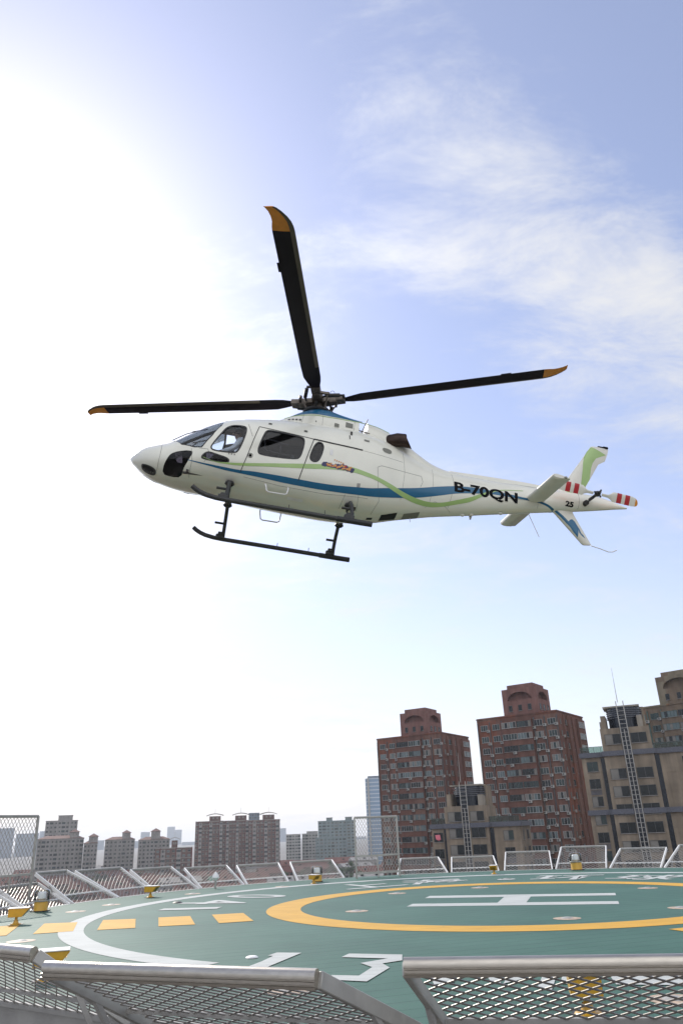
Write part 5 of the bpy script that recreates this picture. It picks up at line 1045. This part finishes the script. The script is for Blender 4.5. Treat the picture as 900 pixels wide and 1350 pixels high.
spinem = mat('spine_steel', (.36, .35, .33), .5, metal=.4, noise=.3, nscale=2)
def granite_tower(P0, e1, px_center, D, zc, bay_top, drum_top, label, mast_h, wl, wr, z2=None, zmin=-14, seedb=0):
    """stone block with a projecting central bay, blue tiled cornice and a steel rail spine; P0 = centre of the bay front"""
    rr = random.Random(seedb); root = empty('stone_block', (P0.x, P0.y, GZ)); tag(root, label, 'apartment block', 'tan stone blocks with steel spines'); o = root.location
    e = Vector(e1).normalized(); bw = 8.4; f = Face(P0 - e * bw / 2, e); dp = 9.0
    block(root, f, 0, bw, 0, dp, GZ, bay_top, granite, 'bay'); block(root, f, -wl, 0, 1.3, dp + 2, GZ, zc, granite, 'wing'); block(root, f, bw, bw + wr, 1.0, dp + 4, GZ, zc, granite, 'wing')
    # dark strips standing in for shaded slots between bay and wings
    for u0, u1, dd in ((-.75, -.02, 1.28), (bw + .02, bw + .8, .98)):
        s_ = MB(); v = [f.p(uu, 0, -d_) - o for uu, d_ in ((u0, dd - .012), (u1, dd - .012), (u1, dd + .1), (u0, dd + .1))]; s_.prism([(q.x, q.y) for q in v], zmin - GZ, zc - 1.0 - GZ, 'xy'); s_.build('shadow_gap', darkglass, root)
    # cornices
    for zz in ([zc] + ([z2] if z2 else [])):
        cmb_ = MB()
        for (u0, u1, dd) in ((-wl - .3, 0, 1.3), (-.25, bw + .25, 0), (bw, bw + wr + .3, 1.0)):
            a, b = f.p(u0, zz - .42, .18 - dd) - o, f.p(u1, zz - .42, .18 - dd) - o; cmb_.bar(a, b, .42, .84)
        a, b = f.p(bw + .18, zz - .42, -0.0) - o, f.p(bw + .18, zz - .42, -1.0) - o; cmb_.bar(a, b, .42, .84)
        if zz == zc:
            a, b = f.p(bw + wr + .15, zz - .43, -1) - o, f.p(bw + wr + .15, zz - .43, -dp - 4) - o; cmb_.bar(a, b, .42, .84)
        cmb_.build('tile_cornice', bluetile, root)
    # terrace parapet glass on the wings
    for (u0, u1, dd) in ((-wl, -.1, 1.35), (bw + .1, bw + wr, 1.05)): pr = MB(); a, b = f.p(u0, zc + .5, -dd) - o, f.p(u1, zc + .5, -dd) - o; pr.bar(a, b, .03, 1.0); pr.build('terrace_parapet', railglass, root)
    pr = MB()
    for (u0, u1, dd) in ((-wl, -.1, 1.35), (bw + .1, bw + wr, 1.05)):
        a, b = f.p(u0, zc + 1.02, -dd) - o, f.p(u1, zc + 1.02, -dd) - o; pr.bar(a, b, .06, .06)
        for i in range(int((u1 - u0) / 1.2) + 1): pr.bar(f.p(u0 + i * 1.2, zc, -dd) - o, f.p(u0 + i * 1.2, zc + 1.0, -dd) - o, .05, .05)
    pr.build('terrace_rail', frd, root)
    z = bay_top - 1.9; i = 0
    while z > zmin:
        if abs(z - (zc - .42)) > .9:
            for u in (2.0, bw - 2.0): put(root, wmesh(2.7, 1.75, 2, 0, frd, rr.randrange(3)), f, u, z)
        z -= 2.95
    z = zc - 2.4; i = 0
    while z > zmin:
        for (u, dd) in ((-wl / 2 - .3, 1.3), (bw + wr / 2 + .6, 1.0)):
            ff = Face(f.p(0, 0, -dd), f.e); put(root, wmesh(1.9, 1.7, 2, rr.choice([0, 0, 1]), frd, rr.randrange(3)), ff, u, z)
            if i % 3 == 1:
                sp = MB(); a = ff.p(u, z - 1.45, .03) - o
                for j in range(4): sp.box(a + Vector((0, 0, .3 - j * .2)), (1.9, .10, .12), Matrix.Rotation(ff.rz, 3, 'Z'))
                sp.build('louvre_panel', bluetile, root)
        z -= 2.95; i += 1
    # right side windows of the wing and bay
    sd = Face(f.p(bw + wr, 0, -1.0), -f.n); z = zc - 2.4
    while z > zmin: put(root, wmesh(.9, 1.7, 1, 0, frd, 0), sd, 3.0, z); put(root, wmesh(1.9, 1.7, 2, 0, frd, 1), sd, 8.0, z); z -= 2.95
    # string courses
    sc_ = MB(); z = zc - 4.0
    while z > zmin:
        for (u0, u1, dd) in ((-wl, -.8, 1.3), (0, bw, 0), (bw + .85, bw + wr, 1.0)): sc_.bar(f.p(u0, z, -dd + .01) - o, f.p(u1, z, -dd + .01) - o, .06, .10)
        z -= 2.95
    sc_.build('string_course', granite, root)
    # drum penthouse of dark glass with louvres, stone side walls, roof slab
    cx0 = f.p(bw / 2 + .3, 0, -4.2) - o; q = MB(); q.lathe([(0, drum_top - .3 - GZ), (2.9, drum_top - .3 - GZ), (2.9, bay_top - .1 - GZ), (0, bay_top - .1 - GZ)], 28, (cx0.x, cx0.y, 0)); q.build('glass_drum', darkglass, root, 40)
    q = MB()
    for j in range(5): zz = drum_top - .7 - j * .35 - GZ; q.lathe([(2.95, zz), (3.15, zz), (3.15, zz - .10), (2.95, zz - .10)], 28, (cx0.x, cx0.y, 0))
    q.build('drum_louvre', bluetile, root)
    block(root, f, .35, 1.2, 1.2, 6.5, bay_top, drum_top - 1.7, granite, 'penthouse_wall'); block(root, f, .0, .6, 2.4, 6.5, bay_top, drum_top - 2.6, graniteL, 'penthouse_wall')
    block(root, f, bw - 1.8, bw - .9, 1.2, 8.2, bay_top, drum_top - 2.0, graniteL, 'penthouse_wall'); block(root, f, bw - 2.4, bw - .4, 4.5, 8.6, bay_top, drum_top - .2, granite, 'penthouse_wall')
    block(root, f, 1.0, bw - 1.0, 1.9, 7.0, drum_top - .3, drum_top, graniteL, 'roof')
    # steel rail spine
    for du in (-.62, .0, .62):
        q = MB(); zt_ = drum_top + .5 if du else drum_top + .5
        if du == 0: zt_ = bay_top - .4
        q.bar(f.p(bw / 2 + du * 1.0 - (.0 if du else 0), zmin, .55) - o, f.p(bw / 2 + du * 1.0, zt_, .55) - o, .13, .13); q.build('steel_rail', spinem, root)
    zz = zmin
    while zz < drum_top: q = MB(); q.bar(f.p(bw / 2 - .62, zz, .5) - o, f.p(bw / 2 + .62, zz, .5) - o, .10, .08); q.build('spine_rung', M['beam'], root); zz += .75
    q = MB(); q.box(f.p(bw / 2, (zmin + bay_top) / 2, .12) - o, (1.1, .2, bay_top - zmin), Matrix.Rotation(f.rz, 3, 'Z')); q.build('spine_backing', darkglass, root)
    q = MB(); a = f.p(bw / 2 - .3, drum_top + .3, .5) - o; q.tube([a, a + Vector((0, 0, mast_h))], [.07, .025], 6); q.build('lightning_rod', M['alu'], root)
    q = MB(); q.tube([f.p(bw - 1.2, bay_top, -2) - o, f.p(bw - 1.2, bay_top + 1.2, -2) - o], .05, 6); q.build('roof_pole', M['alu'], root)
    return root
PB = at_D(829, 1000, 148); granite_tower(Vector((PB.x, PB.y, 0)), (.93, -.36, 0), 829, 148, 13.0, 16.9, 21.0, 'tan stone block at right with steel rail spine and tall lightning rod', 6.2, 4.1, 9.5, z2=3.3, seedb=1)
PB = at_D(614, 1080, 158); granite_tower(Vector((PB.x, PB.y, 0)), (.93, -.36, 0), 614, 158, 2.1, 5.2, 9.2, 'low tan stone block right of the far gate with a steel spine and pink washing', 5.6, 3.2, 5.8, seedb=2)
P = at_D(577, 1104, 156); q = MB(); q.add([(-.5, 0, .4), (.4, -.05, .45), (.5, -.1, -.4), (.1, .0, -.6), (-.4, -.1, -.35), (-.5, .05, .4), (.4, .0, .45), (.5, -.05, -.4), (.1, .05, -.6), (-.4, -.05, -.35)], [(0, 1, 2, 3, 4), (9, 8, 7, 6, 5)] + [(i, i + 5, (i + 1) % 5 + 5, (i + 1) % 5) for i in range(5)]); o = q.build('washing', mat('washing_pink', (.55, .14, .18), .8)); o.location = P; tag(o, 'pink washing hung outside a window of the low stone block', 'washing')

brickd = wallmat('dark_red_brick', (.13, .035, .025), brick=True)
def slab_block(name, x0, x1, ytop, D, wall, label, group=None, fh=2.9, ncol=8, rows=9, yaw=0.0, depth=14, towers=(), roof=None, winw=.55, frame=frd, gsel=(0, 0, 1), balcony=True, cat='apartment block', zlow=-26, bandm=None):
    a = at_D(x0, ytop, D); b = at_D(x1, ytop, D); zt = (a.z + b.z) / 2; w = (b - a).length; root = empty(name, ((a.x + b.x) / 2, (a.y + b.y) / 2, GZ)); tag(root, label, cat, group)
    e = Vector((b.x - a.x, b.y - a.y, 0)).normalized(); e.rotate(Matrix.Rotation(yaw, 3, 'Z')); c_ = root.location.copy(); f = Face(c_ - e * w / 2, e); o = root.location; rr = random.Random(int(x0 * 7 + D))
    block(root, f, 0, w, 0, depth, GZ, zt, wall)
    sd = Face(f.p(w, 0, 0), -f.n); z = zt - 1.9; cw = w / ncol; n = 0
    while z > zlow and n < rows + 6:
        for i in range(ncol):
            kind = (i * 5 + 1) % 3
            if kind == 0 and balcony: put(root, wmesh(cw * .86, 1.6, 3, rr.choice(gsel), frame, rr.randrange(2)), Face(f.p(0, 0, .0), f.e), cw * (i + .5), z, .5)
            else: put(root, wmesh(cw * winw, 1.35, 2, rr.choice(gsel), frame, rr.randrange(2)), f, cw * (i + .5), z)
        put(root, wmesh(1.4, 1.3, 1, 0, frame, 0), sd, depth * .3, z); put(root, wmesh(1.4, 1.3, 1, 0, frame, 0), sd, depth * .72, z)
        z -= fh; n += 1
    if balcony:
        q = MB()
        for i in range(ncol):
            if (i * 5 + 1) % 3 == 0:
                v = [f.p(uu, 0, dd) - o for uu, dd in ((cw * (i + .06), 0), (cw * (i + .06), .5), (cw * (i + .94), .5), (cw * (i + .94), 0))]; q.prism([(t_.x, t_.y) for t_ in v], zlow - GZ, zt - .8 - GZ, 'xy')
        q.build('balcony_stack', bandm or wall, root)
    q = MB(); q.bar(f.p(-.2, zt, .1) - o, f.p(w + .2, zt, .1) - o, .5, .5); q.bar(f.p(w + .1, zt + .01, .2) - o, f.p(w + .1, zt + .01, -depth) - o, .5, .5); q.build('parapet_coping', bandm or wall, root)
    if wall is brickw:
        for zz in (zt - 6.2, zt - 2.2 if D > 600 else zt - 9): q = MB(); q.bar(f.p(-.1, zz, .62) - o, f.p(w + .1, zz, .62) - o, .12, .35); q.build('string_course', conc, root)
        for i in range(0, ncol, 3): q = MB(); q.box(f.p(cw * (i + 1), (zlow + zt) / 2, .2) - o, (.9, .5, zt - zlow), Matrix.Rotation(f.rz, 3, 'Z')); q.build('pilaster', brickd, root)
    if roof:
        q = MB(); h = 2.4; A = [f.p(u, zt + .2, dd) - o for u, dd in ((-.5, .6), (w + .5, .6), (w + .5, -depth - .5), (-.5, -depth - .5))]; B = [f.p(u, zt + h, dd) - o for u, dd in ((depth * .4, -depth / 2), (w - depth * .4, -depth / 2))]
        q.add(A + B, [(0, 1, 5, 4), (1, 2, 5), (2, 3, 4, 5), (3, 0, 4), (3, 2, 1, 0)]); q.build('roof', roof, root)
    for (tx0, tx1, ty, kind) in towers:
        # stair towers: photo columns give their width, height
        u0 = (tx0 - x0) / (x1 - x0) * w; u1 = (tx1 - x0) / (x1 - x0) * w; zz = at_D((tx0 + tx1) / 2, ty, D).z; tw = block(root, f, u0, u1, 1.0, 1.0 + (u1 - u0), zt, zz, wall, 'stair_tower')
        put(root, wmesh(1.0, 1.2, 1, 0, frame, 0), Face(f.p(0, 0, -1.0), f.e), u0 + (u1 - u0) * .35, (zt + zz) / 2 + .6); put(root, wmesh(1.0, 1.2, 1, 0, frame, 0), Face(f.p(0, 0, -1.0), f.e), u0 + (u1 - u0) * .7, (zt + zz) / 2 + .6)
        q = MB(); cxx = (u0 + u1) / 2; hw = (u1 - u0) / 2 + .9; dd = 1.0 + (u1 - u0) / 2
        if kind == 'hip':
            A = [f.p(cxx + sx * hw, zz, -dd + sy * hw) - o for sx, sy in ((-1, 1), (1, 1), (1, -1), (-1, -1))]; q.add(A + [f.p(cxx, zz + hw * .55, -dd) - o], [(0, 1, 4), (1, 2, 4), (2, 3, 4), (3, 0, 4), (3, 2, 1, 0)]); q.build('tower_roof', roof or wall, tw)
        elif kind == 'curve':
            n_ = 10; vs = []
            for sy in (hw, -hw):
                for th_ in (0, .35): vs += [f.p(cxx + hw * 1.25 * (2 * i / n_ - 1), zz + .3 + 1.3 * math.sin(math.pi * i / n_) + th_, -dd + sy) - o for i in range(n_ + 1)]
            m_ = n_ + 1; fs = []
            for i in range(n_): fs += [(i, i + 1, 2 * m_ + i + 1, 2 * m_ + i), (m_ + i, 3 * m_ + i, 3 * m_ + i + 1, m_ + i + 1), (i, m_ + i, m_ + i + 1, i + 1), (2 * m_ + i, 2 * m_ + i + 1, 3 * m_ + i + 1, 3 * m_ + i)]
            fs += [(0, 2 * m_, 3 * m_, m_), (n_, m_ + n_, 3 * m_ + n_, 2 * m_ + n_)]; q.add(vs, fs); q.build('tower_roof', roof or conc, tw); q = MB(); a_ = f.p(cxx, zz + 1.5, -dd) - o; q.tube([a_, a_ + Vector((0, 0, 4))], .08, 5); q.build('antenna', frd, tw)
        else: q.bar(f.p(u0 - .3, zz, -dd) - o, f.p(u1 + .3, zz, -dd) - o, (u1 - u0) + .6, .35); q.build('tower_roof', bandm or wall, tw)
    return root
gA = 'cream blocks with tiled roofs at left'
slab_block('apartment_block', 61, 103, 1082, 720, cream, 'tallest pale grey block at far left with a flat stepped top', gA, ncol=8, towers=((77, 96, 1075, 'flat'),), fh=3.2)
slab_block('apartment_block', 50, 111, 1106, 640, cream, 'long cream block behind the left gate with a brown tiled roof', gA, ncol=11, towers=((92, 104, 1097, 'hip'),), roof=rooft2)
slab_block('apartment_block', 111, 129, 1112, 630, cream, 'narrow cream block with a small hipped tower, right of the long cream block', gA, ncol=4, towers=((117, 129, 1103, 'hip'),), roof=rooft2)
slab_block('apartment_block', 139, 178, 1107, 700, cream, 'cream block with a central hipped tower, second group from the left', gA, ncol=7, towers=((161, 172, 1098, 'hip'),), roof=rooft2)
slab_block('apartment_block', 183, 224, 1107, 690, cream, 'cream block with hipped tower just left of the small brown brick block', gA, ncol=8, towers=((199, 211, 1096, 'hip'),), roof=rooft2)
slab_block('brick_block', 205, 253, 1118, 560, brickw, 'small brown brick block with one rounded roof pavilion', None, ncol=7, towers=((226, 234, 1108, 'curve'),), frame=frm, gsel=(0, 1, 2), bandm=conc)
slab_block('brick_block', 258, 294, 1083, 620, brickw, 'left third of the dark red brick row with a curved roof pavilion', 'sections of the dark red brick row', ncol=8, towers=((276, 291, 1076, 'curve'),), frame=frm, gsel=(0, 1, 1), bandm=conc, depth=18)
slab_block('brick_block', 294, 328, 1082, 622, brickw, 'middle third of the dark red brick row with a curved roof pavilion', 'sections of the dark red brick row', ncol=8, towers=((310, 325, 1075, 'curve'),), frame=frm, gsel=(0, 1, 1), bandm=conc, depth=18)
slab_block('brick_block', 328, 368, 1081, 618, brickw, 'right third of the dark red brick row with a plain brick end wall', 'sections of the dark red brick row', ncol=8, towers=((346, 361, 1074, 'curve'),), frame=frm, gsel=(0, 1, 1), bandm=conc, depth=18, yaw=-.05)
slab_block('office_tower', 328, 342, 1072, 900, hazew, 'dark grey tower top peeping over the dark red brick row', None, ncol=4, balcony=False)
gB = 'pale blocks between the brick row and the gate'
slab_block('apartment_block', 377, 396, 1100, 850, whitew, 'white block with a flat roof next to the dark red brick row', gB, ncol=5); slab_block('apartment_block', 398, 419, 1099, 860, whitew, 'white block with a grey roof box left of the teal block', gB, ncol=5, towers=((404, 419, 1096, 'flat'),))
slab_block('apartment_block', 416, 456, 1104, 780, palew, 'lower pale teal block in front of the twin topped teal block', gB, ncol=8, gsel=(1, 1, 2)); slab_block('apartment_block', 419, 467, 1082, 820, palew, 'taller pale teal block with two little roof boxes', gB, ncol=9, towers=((430, 438, 1078, 'flat'), (455, 464, 1077, 'flat')), gsel=(1, 1, 2))
gC = 'hazy towers on the horizon'
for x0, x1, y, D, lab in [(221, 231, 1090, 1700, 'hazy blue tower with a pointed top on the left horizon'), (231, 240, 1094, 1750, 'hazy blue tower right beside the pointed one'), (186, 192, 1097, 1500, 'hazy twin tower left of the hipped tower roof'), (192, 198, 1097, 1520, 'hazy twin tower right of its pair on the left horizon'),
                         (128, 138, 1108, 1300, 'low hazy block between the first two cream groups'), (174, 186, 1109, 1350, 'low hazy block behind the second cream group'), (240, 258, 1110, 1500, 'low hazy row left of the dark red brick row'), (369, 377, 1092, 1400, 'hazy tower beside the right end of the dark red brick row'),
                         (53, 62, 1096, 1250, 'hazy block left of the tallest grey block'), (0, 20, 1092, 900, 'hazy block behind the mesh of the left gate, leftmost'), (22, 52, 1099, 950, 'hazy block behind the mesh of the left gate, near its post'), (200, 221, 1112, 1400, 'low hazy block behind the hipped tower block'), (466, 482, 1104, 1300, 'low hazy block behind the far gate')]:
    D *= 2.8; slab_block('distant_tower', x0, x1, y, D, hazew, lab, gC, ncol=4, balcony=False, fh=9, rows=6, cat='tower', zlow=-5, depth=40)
# hazy glass tower behind the far gate
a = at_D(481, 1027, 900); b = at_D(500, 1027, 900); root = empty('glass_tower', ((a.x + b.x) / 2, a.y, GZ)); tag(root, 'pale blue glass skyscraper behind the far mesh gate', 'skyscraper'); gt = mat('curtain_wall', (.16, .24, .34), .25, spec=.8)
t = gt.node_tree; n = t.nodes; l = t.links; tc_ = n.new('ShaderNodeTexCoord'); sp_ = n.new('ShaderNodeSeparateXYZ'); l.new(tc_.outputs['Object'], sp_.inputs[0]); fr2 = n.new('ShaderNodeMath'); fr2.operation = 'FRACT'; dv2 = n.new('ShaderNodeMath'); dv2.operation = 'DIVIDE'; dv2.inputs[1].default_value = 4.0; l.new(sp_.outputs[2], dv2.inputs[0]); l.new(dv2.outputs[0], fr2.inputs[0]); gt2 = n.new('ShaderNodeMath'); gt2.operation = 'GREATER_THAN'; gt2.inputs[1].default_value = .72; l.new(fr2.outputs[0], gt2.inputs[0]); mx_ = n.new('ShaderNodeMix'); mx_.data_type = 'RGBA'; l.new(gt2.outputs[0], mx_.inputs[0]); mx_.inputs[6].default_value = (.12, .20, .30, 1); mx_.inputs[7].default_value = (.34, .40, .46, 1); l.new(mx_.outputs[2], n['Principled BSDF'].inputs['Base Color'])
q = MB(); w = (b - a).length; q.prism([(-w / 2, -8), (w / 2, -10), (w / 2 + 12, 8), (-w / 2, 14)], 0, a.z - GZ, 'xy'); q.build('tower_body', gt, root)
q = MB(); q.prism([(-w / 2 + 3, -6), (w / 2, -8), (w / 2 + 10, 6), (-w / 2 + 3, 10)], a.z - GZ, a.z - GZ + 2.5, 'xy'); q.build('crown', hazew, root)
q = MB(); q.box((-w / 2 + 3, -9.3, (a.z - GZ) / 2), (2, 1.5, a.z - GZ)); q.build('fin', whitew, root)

# low houses with tiled gable roofs
def house_mesh(w, d, h, rh, wm, rm):
    mb = MB(); mb.prism([(-w / 2, -d / 2), (w / 2, -d / 2), (w / 2, d / 2), (-w / 2, d / 2)], 0, h, 'xy', 0)
    e = .6; mb.add([(-w / 2 - e, -d / 2 - e, h - .2), (w / 2 + e, -d / 2 - e, h - .2), (w / 2 + e, d / 2 + e, h - .2), (-w / 2 - e, d / 2 + e, h - .2), (-w / 2 - e, 0, h + rh), (w / 2 + e, 0, h + rh)], [(0, 1, 5, 4), (2, 3, 4, 5), (0, 4, 3), (1, 2, 5), (3, 2, 1, 0)], 1)
    for i in range(int(w / 3)):
        for zz in (1.8, 4.8, 7.6):
            if zz < h - 1: mb.box((-w / 2 + 1.5 + i * 3, -d / 2 - .03, zz), (1.4, .06, 1.5), mi=2)
    for x in (-w * .25, w * .2): mb.box((x, d * .12, h + rh * .8), (.8, .8, 1.8), mi=0)
    for x in (-w * .35, 0, w * .3):
        mb.box((x, -d * .25, h + rh * .5), (1.8, 1.6, 1.5), mi=0); mb.box((x, -d * .25 - .82, h + rh * .5), (1.2, .05, .9), mi=2)
    return mb.mesh('low_house', [wm, rm, G[0]])
greyroof = wallmat('grey_sheet_roof', (.26, .25, .24)); greenroof = wallmat('green_sheet_roof', (.06, .17, .13))
hm = [house_mesh(26, 10, 8.5, 3.2, brickw, rooft), house_mesh(18, 10, 6.5, 3, whitew, rooft2), house_mesh(32, 11, 9, 3.4, brickw, rooft), house_mesh(22, 14, 11, 2.2, cream, greyroof), house_mesh(24, 12, 7.5, 2.4, cream, greenroof)]
rr = random.Random(11); kinds = ['long brick house with a dark red tiled roof in the low quarter', 'short white house with a brown tiled roof in the low quarter', 'longest brick terrace with dormers and a red roof', 'cream building with a grey sheet roof', 'cream shed with a green sheet roof']
used = []; cnt = 0
def clear(x, y):
    for (ax, ay, r_) in ((26, 235, 26), (50, 200, 26), (76, 185, 26), (53, 145, 20), (28, 160, 20), (3, 17, 24)):
        if math.hypot(x - ax, y - ay) < r_: return False
    return True
y = 62
while y < 760 and cnt < 255:
    x = -y * .62
    while x < y * .34:
        if rr.random() < .93 and clear(x, y):
            k = rr.choices([0, 1, 2, 3, 4], [5, 2, 5, 1.2, .8])[0]; o = link('low_house', hm[k], None, (x + rr.uniform(-2, 2), y + rr.uniform(-2, 2), GZ), (0, 0, rr.uniform(-.18, .18) + .25)); cnt += 1
            tag(o, kinds[k], 'house', 'low tiled houses between the deck and the towers: ' + kinds[k])
        x += 34 + y * .03
    y += 19 + y * .035
# trees
leafm = bpy.data.materials.new('leaves'); leafm.use_nodes = True; t = leafm.node_tree; n = t.nodes; l = t.links; b_ = n['Principled BSDF']; b_.inputs['Roughness'].default_value = .7
gi_ = n.new('ShaderNodeNewGeometry'); rp_ = n.new('ShaderNodeValToRGB'); l.new(gi_.outputs['Random Per Island'], rp_.inputs[0]); rp_.color_ramp.elements[0].color = (.018, .040, .012, 1); rp_.color_ramp.elements[1].color = (.07, .12, .03, 1); l.new(rp_.outputs[0], b_.inputs['Base Color'])
barkm = mat('bark', (.08, .06, .045), .9, noise=.3, nscale=4)
def tree_meshes(seed):
    r2 = random.Random(seed); H = 12; tr_ = MB(); tr_.tube([(0, 0, 0), (.1, .1, 3), (.2, 0, 6), (.1, .1, 9)], [.35, .28, .2, .08], 8); blobs = []
    for i in range(9):
        a = r2.uniform(0, 6.28); h = r2.uniform(4, 9.5); rr_ = r2.uniform(1.2, 3.2) * (1 - (h - 4) / 12); p = Vector((rr_ * math.cos(a), rr_ * math.sin(a), h + 1)); tr_.tube([(.1, .05, h - 1.5), p * .6 + Vector((.05, 0, (h - .5) * .4)), p], [.12, .08, .03], 5); blobs.append((p, r2.uniform(1.1, 2.0)))
    cr = MB(); blobs.append((Vector((0, 0, 10.5)), 1.5))
    for p, q_ in blobs:
        for _ in range(150):
            v = Vector((r2.gauss(0, 1), r2.gauss(0, 1), r2.gauss(0, .8))); v = v.normalized() * q_ * r2.random() ** .4; c_ = p + v; s_ = r2.uniform(.16, .34); u_ = Vector((r2.gauss(0, 1), r2.gauss(0, 1), r2.gauss(0, 1))).normalized(); w_ = u_.orthogonal().normalized(); w_.rotate(Quaternion(u_, r2.uniform(0, 6))); x_ = u_.cross(w_)
            cr.add([c_ - w_ * s_, c_ + x_ * s_ * .6, c_ + w_ * s_, c_ - x_ * s_ * .6], [(0, 1, 2, 3)])
    return tr_.mesh('trunk', barkm, 40), cr.mesh('crown', leafm)
TM = [tree_meshes(s) for s in (1, 2, 3)]
spots = [(x, y_, D, s) for x, y_, D, s in [(462, 1140, 560, 1.3), (436, 1136, 600, 1.25), (444, 1139, 590, 1.1), (391, 1134, 640, 1.0), (410, 1136, 620, .9), (118, 1138, 560, 1.1), (130, 1138, 545, 1.3), (137, 1139, 560, 1.0), (180, 1135, 620, 1.0), (188, 1137, 600, 1.1), (140, 1132, 620, 1.0), (125, 1141, 500, 1.2), (452, 1142, 520, 1.1), (520, 1146, 300, 1.0), (505, 1143, 380, 1.0), (474, 1141, 470, 1.1), (486, 1142, 450, 1.0), (375, 1137, 560, .9), (250, 1139, 520, 1.0), (213, 1141, 500, .9), (20, 1146, 480, 1.1), (8, 1149, 430, 1.0), (100, 1143, 470, .9), (160, 1142, 490, 1.0), (400, 1140, 520, 1.1), (420, 1141, 500, 1.0)]]
for i, (x, y_, D, s_) in enumerate(spots):
    P = at_D(x, y_, D); root = empty('broadleaf_tree', (P.x, P.y, GZ), i * 1.7); root.scale = (s_,) * 3; tag(root, 'round green tree rising among the low roofs far beyond the deck', 'tree', 'trees among the low roofs')
    a_, b2_ = TM[i % 3]; link('trunk', a_, root); link('crown', b2_, root)
flush_rest()

# ================================================================== HAZE
hm_ = bpy.data.materials.new('haze'); hm_.use_nodes = True; t = hm_.node_tree; t.nodes.clear(); oo = t.nodes.new('ShaderNodeOutputMaterial'); pv = t.nodes.new('ShaderNodeVolumePrincipled'); pv.inputs['Color'].default_value = (.86, .92, 1, 1); pv.inputs['Density'].default_value = .00013; pv.inputs['Anisotropy'].default_value = .3; t.links.new(pv.outputs[0], oo.inputs['Volume'])
q = MB(); q.box((0, 2600, 16), (6400, 7000, 98.4)); hz_ = q.build('haze', hm_)
tag(hz_, kind='stuff')
